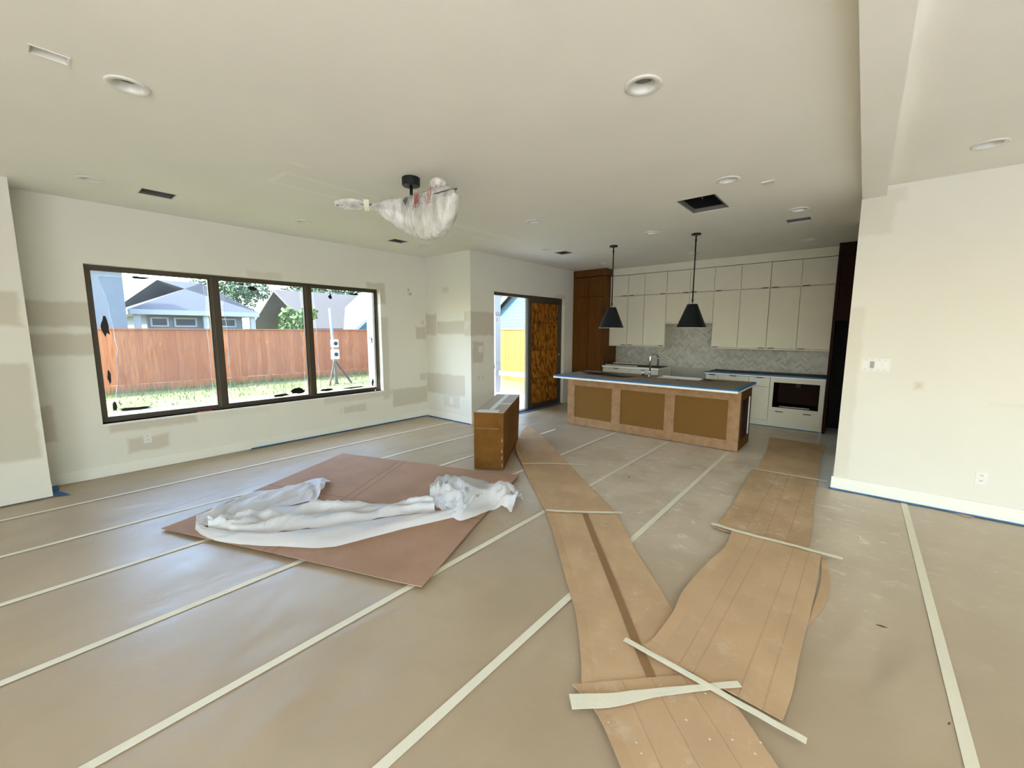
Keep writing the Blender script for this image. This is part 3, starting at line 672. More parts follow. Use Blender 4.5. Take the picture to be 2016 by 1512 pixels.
# ------------------------------------------------------------------ ceiling fittings
def build_ceiling_fittings():
    root = thing('recessed_light', 'round white recessed ceiling light', 'ceiling light', (0, 0, ZC))
    o = MB().lathe([(.100, -.0005), (.100, -.006), (.094, -.009), (.072, -.007), (.066, .0), (.060, .045), (.060, .05)], n=32, cap=False).obj('trim_ring', 'white_plastic', None, smooth=True); o.parent = root
    o = MB().lathe([(.0005, .040), (.0605, .040)], n=32, cap=False).obj('lens', 'lamp_lens'); o.parent = root
    labs = {}
    where = ['beside the duct opening at the window end', 'above the middle of the window', 'near the alcove corner above the window wall', 'beside the narrow slot plate', 'between the fan and the island',
             'on the dropped beam side of the fan', 'beside the square ceiling hatch', 'near the tall wood cabinet above the island', 'between the two pendant rods', 'in the kitchen above the island end',
             'in front of the tall wood cabinet', 'above the range gap', 'by the dark refrigerator surround', 'above the bright white switch wall']
    for k, (x, y) in enumerate(LIGHTS):
        c = root if k == 0 else copy_tree(root)
        c.location = (x, y, ZC); c['label'] = 'round white recessed ceiling light '+where[k]; c['group'] = 'recessed ceiling lights'
    wl = ['near the left wall end', 'behind the fan beside the alcove', 'above the patio door', 'above the kitchen runner']
    for k, (a, b, c, d) in enumerate(VENTS):
        root = thing('duct_opening', 'open metal duct boot in the ceiling '+wl[k], 'vent', ((a+b)/2, (c+d)/2, ZC), 'open duct boots in the ceiling')
        z0, z1 = ZC+.004, ZC+.24
        e = .004
        m = MB().box(a, a+e, c, d, z0, z1).box(b-e, b, c, d, z0, z1).box(a+e, b-e, c, c+e, z0, z1).box(a+e, b-e, d-e, d, z0, z1)
        m.obj('duct_boot', 'duct_metal', root)
        box('duct_end', 'dark_hole', a, b, c, d, z1, z1+.005, root)
        f = .012
        MB().box(a-f, a, c-f, d+f, ZC-.002, ZC-.0005).box(b, b+f, c-f, d+f, ZC-.002, ZC-.0005).box(a, b, c-f, c, ZC-.002, ZC-.0005).box(a, b, d, d+f, ZC-.002, ZC-.0005).obj('cut_edge', 'grey_lens' if k in (1, 2) else 'white_plastic', root)
    a, b, c, d = SLOT
    root = thing('slot_plate', 'narrow white rectangular slot box set into the ceiling', 'ceiling box', ((a+b)/2, (c+d)/2, ZC))
    MB().box(a, b, c, d, ZC+.045, ZC+.05).box(a, a+.004, c, d, ZC+.002, ZC+.045).box(b-.004, b, c, d, ZC+.002, ZC+.045).box(a, b, c, c+.004, ZC+.002, ZC+.045).box(a, b, d-.004, d, ZC+.002, ZC+.045).obj('slot_body', 'white_plastic', root)
    f = .006
    MB().box(a-f, a, c-f, d+f, ZC-.004, ZC-.0005).box(b, b+f, c-f, d+f, ZC-.004, ZC-.0005).box(a, b, c-f, c, ZC-.004, ZC-.0005).box(a, b, d, d+f, ZC-.004, ZC-.0005).obj('slot_rim', 'paint_trim', root)
    # attic hatch
    a, b, c, d = HATCH
    root = thing('ceiling_hatch', 'dark square access opening cut in the ceiling', 'hatch', ((a+b)/2, (c+d)/2, ZC))
    z0, z1, e = ZC+.004, ZC+.5, .02
    MB().box(a, a+e, c, d, z0, ZC+.045).box(b-e, b, c, d, z0, ZC+.045).box(a+e, b-e, c, c+e, z0, ZC+.045).box(a+e, b-e, d-e, d, z0, ZC+.045).obj('hatch_liner', 'lamp_lens', root)
    MB().box(a-.1, b+.1, c-.1, d+.1, z1, z1+.01).box(a-.11, a-.1, c-.1, d+.1, ZC+.05, z1).box(b+.1, b+.11, c-.1, d+.1, ZC+.05, z1).box(a-.1, b+.1, c-.11, c-.1, ZC+.05, z1).box(a-.1, b+.1, d+.1, d+.11, ZC+.05, z1).obj('attic_void', 'dark_hole', root)
    MB().tube([(a+.05, d-.05, z1), (a+.1, d-.12, ZC+.3), (a+.12, d-.1, ZC+.12)], .006, 6).obj('loose_wire', 'grey_lens', root)
    # small cover plates
    tag(MB().box(-.84, -.735, 4.53, 4.62, ZC-.012, ZC-.0005).obj('cover_plate', 'white_plastic', bevel=.003), 'small square white cover plate on the ceiling', 'cover plate')
    tag(MB().box(-5.83, -5.74, 4.63, 4.75, ZC-.004, ZC-.0005).obj('cover_plate', 'paint_trim', bevel=.001), 'faint rectangular cover plate on the ceiling by the alcove', 'cover plate')
build_ceiling_fittings()

def build_fan():
    c = Vector((-3.23, 2.4, ZC)); root = thing('ceiling_fan', 'black ceiling fan wrapped in crinkled clear plastic', 'ceiling fan', c)
    MB().lathe([(.075, 0), (.080, -.004), (.080, -.066), (.074, -.072), (.02, -.073)], c, 32).obj('canopy', 'black_metal', root, smooth=False)
    MB().lathe([(.014, -.07), (.014, -.20)], c, 14).obj('downrod', 'black_metal', root, smooth=True)
    MB().lathe([(.02, -.19), (.09, -.20), (.115, -.23), (.115, -.30), (.08, -.33), (.02, -.335)], c, 28).obj('motor_housing', 'blade_grey', root, smooth=True)
    def blade(ang, r0, r1, name, mat, z=-.245, tilt=.10, width=.14):
        d = Vector((math.cos(ang), math.sin(ang), 0)); q = Vector((-d.y, d.x, 0))
        def P(u, v):
            r = lerp(r0, r1, u); w = width*(.55+.75*math.sin(math.pi*min(1, u*.75+.2)))*(1-max(0, (u-.75)/.25)**2*.8)
            return c+d*r+q*(v-.5)*w+Vector((0, 0, z+(v-.5)*tilt*w/.14+.012*math.sin(u*3)))
        return MB().grid(P, 20, 8, .012).obj(name, mat, root, smooth=False)
    blade(R(-127), .14, .64, 'blade', 'blade_grey', z=-.27, width=.05, tilt=.02)
    blade(R(-7), .14, .70, 'blade', 'blade_grey', z=-.255, tilt=.03, width=.10); blade(R(113), .14, .62, 'blade', 'blade_grey', z=-.27, tilt=.03, width=.10)
    # foam sleeve over the first blade, held by tape
    d = Vector((math.cos(R(-127)), math.sin(R(-127)), 0)); q = Vector((-d.y, d.x, 0))
    def sleeve(r0, r1, mat, name, wd, hh, zz):
        m = MB(); n = 16; k = 14
        for i in range(k+1):
            u = i/k; r = lerp(r0, r1, u); s = (math.sin(math.pi*(.12+.86*u))**.6) if name == 'blade_sleeve' else 1
            for j in range(n):
                a = 2*math.pi*j/n; p = c+d*r+q*math.cos(a)*wd*s*(1+.1*noise.noise((i*.6, j*.8, 2)))+Vector((0, 0, zz+hh*s*math.sin(a)+.03*math.cos(a)*s))
                m.v.append(tuple(p))
        m.f += [(i*n+j, i*n+(j+1) % n, (i+1)*n+(j+1) % n, (i+1)*n+j) for i in range(k) for j in range(n)]
        m.f.append(tuple(range(n))); m.f.append(tuple(range(k*n, k*n+n)))
        return m.obj(name, mat, root, smooth=True)
    sleeve(.40, .665, 'bag_plastic', 'blade_sleeve', .062, .024, -.265)
    sleeve(.365, .41, 'masking_tape', 'sleeve_tape', .045, .036, -.265)
    MB().lathe([(.002, 0), (.012, .003), (.012, .014), (.002, .016)], c+d*.52+Vector((0, 0, -.236)), 8).obj('red_tag', 'red_paint', root)
    # hanging bag around the hub and two blades: oval sections along a bent spine (dx, dy, top, bottom)
    st = [(-.217, -.288, 2.77, 2.727), (-.186, -.246, 2.779, 2.713), (-.155, -.205, 2.805, 2.666), (-.124, -.164, 2.822, 2.627), (-.093, -.123, 2.836, 2.591), (-.062, -.082, 2.843, 2.557), (-.031, -.041, 2.851, 2.531),
          (0, 0, 2.862, 2.507), (.099, -.012, 2.856, 2.476), (.199, -.024, 2.851, 2.452), (.298, -.037, 2.849, 2.44), (.397, -.049, 2.84, 2.441), (.496, -.061, 2.825, 2.473), (.596, -.073, 2.802, 2.55), (.697, -.085, 2.755, 2.715)]
    m = MB(); ns, k = 56, 40
    for i in range(ns+1):
        dx, dy, zt, zb = along(st, i/ns); e = along(st, min(1, i/ns+.02)); f = along(st, max(0, i/ns-.02))
        tg = Vector((e[0]-f[0], e[1]-f[1], 0)).normalized(); nn = Vector((-tg.y, tg.x, 0)); hz, zc = (zt-zb)/2, (zt+zb)/2
        wv = math.sin(math.pi*i/ns)**.7; fr, bk = .02+.09*wv, .02+.20*wv
        for j in range(k):
            a = 2*math.pi*j/k; ca, sa = math.cos(a), math.sin(a)
            wr = .012*noise.noise((i*.9, ca*2.2, sa*2.2))+.007*noise.noise((i*2.3, ca*1.5, sa*1.5))
            p = c+Vector((dx, dy, 0))+nn*((bk if ca > 0 else fr)*ca+wr*ca); m.v.append((p.x, p.y, zc+(hz+wr*.6)*sa))
    m.f += [(i*k+j, i*k+(j+1) % k, (i+1)*k+(j+1) % k, (i+1)*k+j) for i in range(ns) for j in range(k)]
    m.obj('plastic_bag', 'bag_plastic', root, smooth=True)
    n = Vector((-.803, .596, 0)); l = Vector((.596, .803, 0))
    # knotted tuft on the bag
    m = MB(); pc = c+Vector((.40, -.02, 0))
    m.lathe([(.03, 0), (.062, .02), (.072, .05), (.055, .075), (.015, .085)], (pc.x, pc.y, 2.835), 20)
    m.v = [(x+.012*noise.noise((x*40, y*40, z*40)), y+.012*noise.noise((x*40, y*40+5, z*40)), min(z, ZC-.004)) for x, y, z in m.v]
    m.obj('bag_tuft', 'bag_plastic', root, smooth=True)
    m = MB()
    for k2 in range(7): m.box(-.003+.011*k2, .002+.011*k2, -.001, .0, 0, .10-.01*(k2 % 3))
    pm = m.obj('printed_marks', 'red_paint', root)
    pm.location = -origin(root)+c+Vector((.24, -.152, -.31)); pm.rotation_euler = (R(-4), 0, R(-7))
    m = MB(); m.box(0, .03, -.001, 0, 0, .11)
    pf = MB().box(0, .004, -.001, 0, 0, .12).box(.026, .03, -.001, 0, 0, .12).box(0, .03, -.001, 0, 0, .004).box(0, .03, -.001, 0, .116, .12).obj('printed_frame', 'red_paint', root)
    pf.location = -origin(root)+c+Vector((.44, -.166, -.34)); pf.rotation_euler = (R(-4), 0, R(2))
build_fan()

def build_pendants():
    def pendant(x, y, lab):
        root = thing('pendant_lamp', lab, 'pendant lamp', (x, y, 1.71), 'pendant lamps above the island')
        c = (x, y, 0)
        MB().lathe([(.064, ZC-.0005), (.066, ZC-.012), (.06, ZC-.02), (.01, ZC-.022)], c, 28).obj('canopy', 'black_metal', root)
        MB().tube([(x, y, ZC-.02), (x, y, 2.06)], .0095, 10).obj('rod', 'black_metal', root, smooth=True)
        for z in (2.93, 2.10): MB().lathe([(.004, -.02), (.013, -.014), (.013, .014), (.004, .02)], (x, y, z), 12).obj('rod_joint', 'black_metal', root)
        sh = MB().lathe([(.002, 2.048), (.066, 2.045), (.071, 2.040), (.200, 1.716), (.203, 1.712), (.200, 1.711), (.194, 1.716), (.066, 2.030), (.002, 2.034)], c, 48, cap=False).obj('shade', 'shade_metal', root, smooth=False)
        for p in sh.data.polygons: p.use_smooth = True
        MB().lathe([(.198, 1.7105), (.204, 1.7105), (.204, 1.714), (.198, 1.714), (.198, 1.7105)], c, 48, cap=False).obj('shade_rim', 'label_white', root)
        MB().lathe([(.002, 1.93), (.03, 1.93), (.03, 2.03), (.002, 2.03)], c, 16).obj('lamp_socket', 'label_white', root)
    pendant(-3.19, 6.29, 'black cone pendant lamp hanging nearer the tall wood cabinet'); pendant(-1.918, 6.27, 'black cone pendant lamp hanging nearer the range gap')
build_pendants()

# ------------------------------------------------------------------ kitchen island
def slab(x0, x1, y0, y1, z0, z1, holes):
    m = MB(); cs = list(cells(x0, x1, y0, y1, holes))
    for a, b, c, d in cs: m.quad((a, c, z1), (b, c, z1), (b, d, z1), (a, d, z1)).quad((a, c, z0), (a, d, z0), (b, d, z0), (b, c, z0))
    for a, b, c, d in [(x0, x1, y0, y1)]+list(holes):
        m.quad((a, c, z0), (b, c, z0), (b, c, z1), (a, c, z1)).quad((a, d, z0), (b, d, z0), (b, d, z1), (a, d, z1)).quad((a, c, z0), (a, d, z0), (a, d, z1), (a, c, z1)).quad((b, c, z0), (b, d, z0), (b, d, z1), (b, c, z1))
    return m
SINK = (-2.50, -1.86, 6.60, 6.86)
def build_island():
    x0, x1, y0, y1, zb = -3.96, -1.199, 6.216, 6.927, .872
    root = thing('kitchen_island', 'light brown wooden kitchen island base with three recessed panels', 'kitchen island', ((x0+x1)/2, (y0+y1)/2, 0))
    t = .022
    MB().box(x0+.004, x1-.004, y0+t, y0+t+.018, .02, zb).box(x0+.004, x1-.004, y1-.02, y1-.002, .1, zb).box(x0+.01, x1-.01, y0+t+.018, y1-.02, .02, .04).box(x0, x0+.018, y0+t, y1, .0115, zb).obj('carcass', 'mdf_panel', root)
    xs = [x0, -3.812, -3.100, -2.945, -2.226, -2.074, -1.351, x1]; z0, z1 = .152, .716
    for a, b in ((xs[0], xs[1]), (xs[2], xs[3]), (xs[4], xs[5]), (xs[6], xs[7])):
        box('stile', 'maple', a, b, y0, y0+t, .0115, zb, root, bevel=.0015)
    for a, b in ((xs[1], xs[2]), (xs[3], xs[4]), (xs[5], xs[6])):
        box('top_rail', 'maple', a, b, y0+.001, y0+t, z1, zb, root); box('bottom_rail', 'maple', a, b, y0+.001, y0+t, .0115, z0, root)
        box('panel', 'mdf_panel', a, b, y0+.013, y0+t-.001, z0, z1, root)
    # right end: stained frame with recessed slot
    box('end_stile', 'stained_wood', x1-.018, x1, y0+t, y0+.13, .0115, zb, root); box('end_stile', 'stained_wood', x1-.018, x1, y1-.075, y1, .0115, zb, root)
    box('end_rail', 'stained_wood', x1-.018, x1, y0+.13, y1-.075, .716, zb, root); box('end_rail', 'stained_wood', x1-.018, x1, y0+.13, y1-.075, .0115, .152, root)
    box('end_panel', 'dark_wood', x1-.017, x1-.010, y0+.13, y1-.075, .152, .716, root)
    box('end_slot', 'label_white', x1-.009, x1+.001, y1-.12, y1-.085, .16, .71, root)
    cx0, cx1, cy0, cy1 = -3.88-.10, -1.155, 5.79, 6.945
    top = thing('island_countertop', 'white stone island countertop under brown paper with blue tape edges', 'countertop', ((cx0+cx1)/2, (cy0+cy1)/2, zb))
    slab(cx0, cx1, cy0, cy1, zb+.001, .915, [SINK]).obj('stone_slab', 'quartz', top, recalc=True)
    slab(cx0+.04, cx1-.04, cy0+.04, cy1-.02, .9152, .9175, [(SINK[0]-.01, SINK[1]+.01, SINK[2]-.01, SINK[3]+.01)]).obj('paper_cover', 'counter_cover', top)
    for a in ((cx0, cx1, cy0-.001, cy0+.055), (cx1-.06, cx1+.001, cy0+.055, cy1), (cx0-.001, cx0+.03, cy0+.055, cy1)):
        box('edge_tape', 'blue_tape', *a, .9176, .9190, top)
    box('edge_tape_fold', 'blue_tape', cx0, cx1, cy0-.0022, cy0-.0008, .900, .919, top); box('edge_tape_fold', 'blue_tape', cx1+.0008, cx1+.0022, cy0, cy1, .897, .919, top)
    # sink
    a, b, c, d = SINK; e = .012
    sk = thing('kitchen_sink', 'white rectangular sink set into the island countertop', 'sink', ((a+b)/2, (c+d)/2, .72))
    g = .002
    MB().box(a+g, b-g, c+g, d-g, .72, .732).box(a+g, a+e, c+g, d-g, .732, .922).box(b-e, b-g, c+g, d-g, .732, .922).box(a+e, b-e, c+g, c+e, .732, .922).box(a+e, b-e, d-e, d-g, .732, .922).obj('basin', 'white_plastic', sk)
    box('basin_cover', 'label_white', a+e, b-e, d-.10, d-e, .922, .930, sk)
    # faucet
    fx, fy = -2.63, 6.60
    fc = thing('kitchen_faucet', 'tall chrome gooseneck kitchen faucet on the island', 'faucet', (fx, fy, .918))
    MB().lathe([(.026, .918), (.026, .930), (.020, .936), (.019, .99)], (fx, fy, 0), 20).obj('faucet_base', 'chrome', fc, smooth=True)
    dx, dy = .62, .78
    pts = [(fx, fy, .98), (fx, fy, 1.22)]+[(fx+dx*(.07-.07*math.cos(a)), fy+dy*(.07-.07*math.cos(a)), 1.22+.07*math.sin(a)) for a in [math.pi*k/10 for k in range(1, 11)]]+[(fx+dx*.14, fy+dy*.14, 1.17)]
    MB().tube(pts, .014, 12).obj('gooseneck', 'chrome', fc, smooth=True)
    MB().tube([(fx+dx*.14, fy+dy*.14, 1.18), (fx+dx*.14, fy+dy*.14, 1.10)], .018, 12).obj('spray_head', 'blade_grey', fc, smooth=True)
    MB().tube([(fx, fy, 1.0), (fx-.09, fy-.01, 1.012)], .008, 8).obj('lever', 'chrome', fc, smooth=True)
    tag(MB().lathe([(.002, .918), (.018, .918), (.018, .98), (.012, 1.0), (.002, 1.0)], (fx-.13, fy+.05, 0), 14).obj('soap_pump', 'chrome', smooth=True), 'short chrome soap pump beside the faucet', 'soap pump')
    # curled sheets of paper and board left on top
    def curl(name, x0, x1, yA, yB, z, amp, mat, label, cat, ph=0):
        def P(u, v):
            x = lerp(x0, x1, u); y = lerp(yA, yB, v)+.03*math.sin(u*5+ph)
            return (x, y, z+amp*(1-v)**2*(.5+.5*math.sin(u*3.1+ph))+.01*abs(noise.noise((x*4, y*4, ph))))
        tag(MB().grid(P, 24, 10, .003).obj(name, mat), label, cat)
    curl('brown_paper_sheet', -3.72, -2.86, 6.22, 6.52, .922, .055, 'brown_paper', 'dark brown curled paper sheet lying on the island', 'paper sheet', .6)
    curl('brown_paper_sheet', -3.62, -2.72, 6.55, 6.80, .922, .05, 'counter_cover', 'pale brown rumpled paper sheet behind the dark curled one', 'paper sheet', 2.1)
    curl('kraft_scrap', -1.85, -1.50, 6.62, 6.80, .9245, .02, 'counter_cover', 'small rumpled kraft scrap beside the sink', 'paper scrap', 1.2)
    tag(MB().box(-2.74, -2.62, 6.40, 6.50, .9178, .932).obj('brown_rag', 'brown_paper', bevel=.004), 'small dark brown rag in front of the faucet', 'rag')
    tag(MB().box(-2.12, -2.09, 6.40, 6.43, .9178, .926).obj('dark_chip', 'black_metal'), 'tiny dark chip on the island paper', 'chip')
build_island()

# ------------------------------------------------------------------ kitchen cabinets
YU = 8.595
def pull(parent, x, z, y, w=.10):
    MB().box(x-w/2, x+w/2, y-.014, y, z-.007, z+.004).obj('pull', 'black_metal', parent)
def build_kitchen():
    # tall stained cabinet
    x0, x1, y0 = XA+.003, -4.395, 8.321
    root = thing('tall_cabinet', 'tall dark stained wood pantry cabinet beside the patio door', 'cabinet', ((x0+x1)/2, 8.63, 0))
    box('cabinet_body', 'stained_wood', x0, x1, y0+.06, YK-.002, .002, ZC-.16, root)
    box('crown_board', 'stained_wood', x0, x1+.025, y0-.004, YK-.3, ZC-.152, ZC-.002, root)
    xm = (x0+x1-.035)/2+.01
    for a, b in ((x0+.014, xm-.005), (xm+.005, x1-.048)):
        for c, d in ((2.434, 2.850), (1.374, 2.412), (.12, 1.352)): box('door', 'stained_wood', a, b, y0, y0+.0195, c, d, root, bevel=.002)
    box('corner_stile', 'stained_wood', x1-.040, x1, y0+.003, y0+.059, .002, ZC-.16, root); box('wall_stile', 'stained_wood', x0, x0+.009, y0+.003, y0+.059, .002, ZC-.16, root)
    box('toe_kick', 'dark_wood', x0, x1, y0+.03, y0+.035, .002, .11, root)
    # wall cabinets: columns (x0, x1, handle side) grouped into units
    def upper(xs, z0, label, pulls):
        a, b = xs[0], xs[-1]
        root = thing('wall_cabinet', label, 'cabinet', ((a+b)/2, (YU+YK)/2, z0), 'white wall cabinets above the counters')
        MB().box(a+.001, b-.001, YU+.055, YK-.012, z0, 2.866).obj('cabinet_body', 'cabinet_white', root)
        box('bottom_rail', 'cabinet_white', a+.001, b-.001, YU-.012, YU+.054, z0, z0+.022, root)
        for e in (a, b): box('side_panel', 'cabinet_white', max(a, e-.016)+.0005, min(b, e+.016)-.0005, YU+.003, YU+.054, z0+.0225, 2.866, root)
        for i, (c, d) in enumerate(zip(xs, xs[1:])):
            g = .004
            for za, zb in ((z0+.03, 2.412), (2.424, 2.858)):
                dr = box('door', 'cabinet_white', c+g, d-g, YU-.02, YU+.001, za, zb, root, bevel=.0015)
                for k, px in enumerate(pulls[i:i+1]):
                    hx = c+.075 if px == 'l' else d-.075
                    pull(dr, hx, za+.001 if za < 2 else za+.002, YU-.02)
    upper([-4.392, -3.968, -3.602], 1.336, 'white two column wall cabinet next to the tall wood cabinet', 'rl')
    upper([-3.602, -3.136], 1.336, 'white single column wall cabinet left of the range gap', 'r')
    upper([-3.136, -2.682, -2.238], 1.812, 'short white wall cabinet above the range gap', 'rl')
    upper([-2.238, -1.787], 1.336, 'white single column wall cabinet right of the range gap', 'l')
    upper([-1.787, -1.323, -.877], 1.336, 'white double wall cabinet above the long counter', 'rl')
    upper([-.877, -.412], 1.336, 'white single column wall cabinet beside the dark refrigerator surround', 'l')
    tag(box('crown_board', 'cabinet_white', -4.365, -.405, YU-.02, YU+.03, 2.869, ZC-.002, None, bevel=.002), 'plain white crown board above all wall cabinets', 'crown board')
    # refrigerator surround
    root = thing('refrigerator_surround', 'dark red brown wooden refrigerator surround beside the white cabinets', 'cabinet', (.1, 8.6, 0))
    box('side_panel', 'dark_wood', -.402, -.362, 8.30, YK-.002, .002, ZC-.002, root)
    box('bridge_cabinet', 'dark_wood', -.361, .70, 8.36, YK-.002, 1.83, ZC-.15, root)
    for a, b in ((-.355, .165), (.171, .69)): box('bridge_door', 'dark_wood', a, b, 8.335, 8.359, 1.84, 2.42, root)
    for a, b in ((-.355, .165), (.171, .69)): box('bridge_door', 'dark_wood', a, b, 8.335, 8.359, 2.43, ZC-.16, root)
    box('crown', 'dark_wood', -.361, .70, 8.31, 8.36, ZC-.148, ZC-.002, root)
    box('side_panel', 'dark_wood', .701, .74, 8.30, YK-.002, .002, ZC-.002, root)
    box('recess_back', 'dark_hole', -.36, .70, YK-.02, YK-.004, .002, 1.828, root)
    # base cabinets
    yb = 8.335
    def base(a, b, label, fronts):
        root = thing('base_cabinet', label, 'cabinet', ((a+b)/2, 8.65, 0), 'white base cabinets along the kitchen wall')
        box('cabinet_body', 'cabinet_white', a+.001, b-.001, yb+.04, YK-.012, .105, .872, root)
        box('toe_kick', 'cabinet_white', a+.001, b-.001, yb+.03, yb+.04, .012, .104, root)
        for (nm, c, d, z0, z1, hx) in fronts:
            f = box(nm, 'cabinet_white', c, d, yb-.018, yb+.001, z0, z1, root, bevel=.0015)
            if hx is not None: MB().box(hx-.055, hx+.055, yb-.032, yb-.018, z1-.012, z1-.001).obj('pull', 'black_metal', f)
        return root
    base(-2.225, -2.02, 'narrow white base cabinet beside the range gap', [('drawer', -2.222, -2.025, .71, .862, -2.12), ('door', -2.222, -2.025, .125, .70, None)])
    base(-2.02, -1.50, 'wide white base cabinet with drawer and doors', [('drawer', -2.016, -1.504, .71, .862, -1.76), ('door', -2.016, -1.762, .125, .70, None), ('door', -1.758, -1.504, .125, .70, None)])
    base(-1.50, -1.175, 'white base cabinet with one drawer next to the appliance niche', [('drawer', -1.496, -1.18, .71, .862, -1.335), ('door', -1.496, -1.18, .125, .70, None)])
    # appliance niche
    a, b = -1.175, -.405
    root = thing('appliance_cabinet', 'white base cabinet with an empty black appliance opening over two drawers', 'cabinet', ((a+b)/2, 8.65, 0))
    o = (-1.120, -.475, .358, .792)
    m = MB()
    for c, d, e, f in cells(a+.002, b-.002, .105, .872, [o]): m.box(c, d, yb-.018, yb+.002, e, f)
    m.obj('face_frame', 'cabinet_white', root)
    MB().box(o[0], o[1], yb+.003, YK-.02, o[2]-.02, o[2]).box(o[0], o[1], yb+.003, YK-.02, o[3], o[3]+.015).box(o[0]-.015, o[0], yb+.003, YK-.02, o[2], o[3]).box(o[1], o[1]+.015, yb+.003, YK-.02, o[2], o[3]).box(o[0], o[1], YK-.03, YK-.02, o[2], o[3]).obj('niche_lining', 'dark_wood', root)
    box('outlet_box', 'bark', -.86, -.79, YK-.034, YK-.0305, .66, .77, root)
    for c, d, hx in ((-1.15, -.81, -1.01), (-.795, -.44, -.615)):
        f = box('drawer', 'cabinet_white', c, d, yb-.034, yb-.019, .135, .298, root, bevel=.0015)
        MB().box(hx-.055, hx+.055, yb-.048, yb-.034, .285, .297).obj('pull', 'black_metal', f)
    box('toe_kick', 'cabinet_white', a, b, yb+.03, yb+.04, .012, .104, root)
    tag(MB().box(-1.03, -.6, 8.42, 8.5, .3585, .366).obj('packing_strip', 'label_white'), 'thin pale strip lying inside the appliance opening', 'strip')
    tag(box('painters_tape', 'blue_tape', -2.22, -.405, 8.345, 8.362, .004, .013), 'dark blue tape along the kitchen toe kick', 'tape')
    base(-4.39, -3.75, 'white base cabinet next to the tall wood cabinet', [('drawer', -4.386, -3.754, .71, .862, -4.07), ('door', -4.386, -3.754, .125, .70, None)])
    base(-3.75, -3.14, 'white base cabinet with drawer left of the range gap', [('drawer', -3.746, -3.144, .71, .862, -3.45), ('door', -3.746, -3.144, .125, .70, None)])
    # countertops
    def counter(a, b, label, cover, tapes):
        root = thing('countertop', label, 'countertop', ((a+b)/2, 8.6, .873))
        box('stone_slab', 'quartz', a, b, 8.283, YK-.002, .873, .912, root, bevel=.002)
        box('paper_cover', cover, a+.03, b-.005, 8.31, YK-.02, .9125, .915, root)
        box('edge_tape', 'blue_tape', a, b, 8.281, 8.33, .9152, .9165, root); box('edge_tape_fold', 'blue_tape', a, b, 8.2805, 8.2825, .893, .9165, root)
    counter(-2.242, -.404, 'long white counter with dark paper and blue taped edge', 'counter_cover_dark', 1)
    root = thing('countertop', 'short white counter with loose boards next to the tall wood cabinet', 'countertop', (-3.76, 8.6, .873))
    box('stone_slab', 'quartz', -4.392, -3.125, 8.283, YK-.002, .873, .912, root, bevel=.002)
    box('paper_cover', 'counter_cover_dark', -4.38, -3.13, 8.30, YK-.02, .9125, .915, root)
    for k, (x, y, a, mat, lab) in enumerate(((-4.0, 8.42, .04, 'label_white', 'long white trim board lying on the short counter'), (-3.85, 8.55, -.08, 'brown_paper', 'dark brown board lying across the short counter'), (-3.95, 8.70, .10, 'label_white', 'pale board leaning over the dark one on the short counter'))):
        m = MB().box(-.36, .36, -.03, .03, 0, .012)
        o = m.obj('loose_board', mat, bevel=.002); o.location = (x, y, .9165+.0135*k); o.rotation_euler = (0, 0, a); tag(o, lab, 'board')
    # backsplash: herringbone of narrow tiles
    bs = thing('backsplash', 'grey herringbone tile backsplash above the counters', 'backsplash', (-2.4, YK-.006, .915))
    MB().box(-4.39, -.405, YK-.0055, YK-.001, .916, 1.34).box(-3.13, -2.245, YK-.0055, YK-.001, 1.34, 1.83).box(-3.12, -2.25, YK-.0055, YK-.001, .70, .916).obj('grout_bed', 'grout', bs)
    L, W, s2 = .108, .036, math.sqrt(.5)
    tiles = []
    X0, X1, Z0, Z1 = -4.388, -.407, .917, 1.83
    def clip(poly, ax, val, keep_less):
        out = []
        for i in range(len(poly)):
            p, q = poly[i], poly[(i+1) % len(poly)]
            ip = (p[ax] <= val) == keep_less; iq = (q[ax] <= val) == keep_less
            if ip: out.append(p)
            if ip != iq:
                t = (val-p[ax])/(q[ax]-p[ax]); out.append((lerp(p[0], q[0], t), lerp(p[1], q[1], t)))
        return out
    g = .0018
    def inT(x, z): return (Z0-.02 < z < 1.36 and X0-.05 < x < X1+.05) or (-3.15 < x < -2.225 and z < 1.85)
    # herringbone of 3:1 bricks in a frame turned by 45 degrees
    for i in range(-130, 131):
        for j in range(-24, 25):
            for o in (0, 1):
                u0, v0 = i*W+j*2*L, i*W
                r = (u0+g, u0+L-g, v0+g, v0+W-g) if o == 0 else (u0+5*W+g, u0+6*W-g, v0+g, v0+L-g)
                poly = [(r[0], r[2]), (r[1], r[2]), (r[1], r[3]), (r[0], r[3])]
                poly = [(-2.4+(a-b)*s2, 1.1+(a+b)*s2) for a, b in poly]
                cx = sum(p[0] for p in poly)/4; cz = sum(p[1] for p in poly)/4
                if not inT(cx, cz): continue
                for ax, val, kl in ((0, X0, False), (0, X1, True), (1, Z0, False), (1, Z1, True)): poly = clip(poly, ax, val, kl) if poly else poly
                if len(poly) < 3: continue
                ar = abs(sum(poly[k][0]*poly[(k+1) % len(poly)][1]-poly[(k+1) % len(poly)][0]*poly[k][1] for k in range(len(poly))))/2
                if ar < .0004: continue
                tiles.append((cx, cz, poly))
    tiles.sort(key=lambda t: (t[0]**2+YK**2))
    rest = MB(); tint = []
    for k, (cx, cz, poly) in enumerate(tiles):
        pr = random.uniform(.0015, .0035)
        if k < 298: MB().prism(poly, 1, YK-.0056-pr, YK-.0056).obj('tile', 'tile', bs)
        else: rest.prism(poly, 1, YK-.0056-pr, YK-.0056); tint += [random.random()]*(2*len(poly))
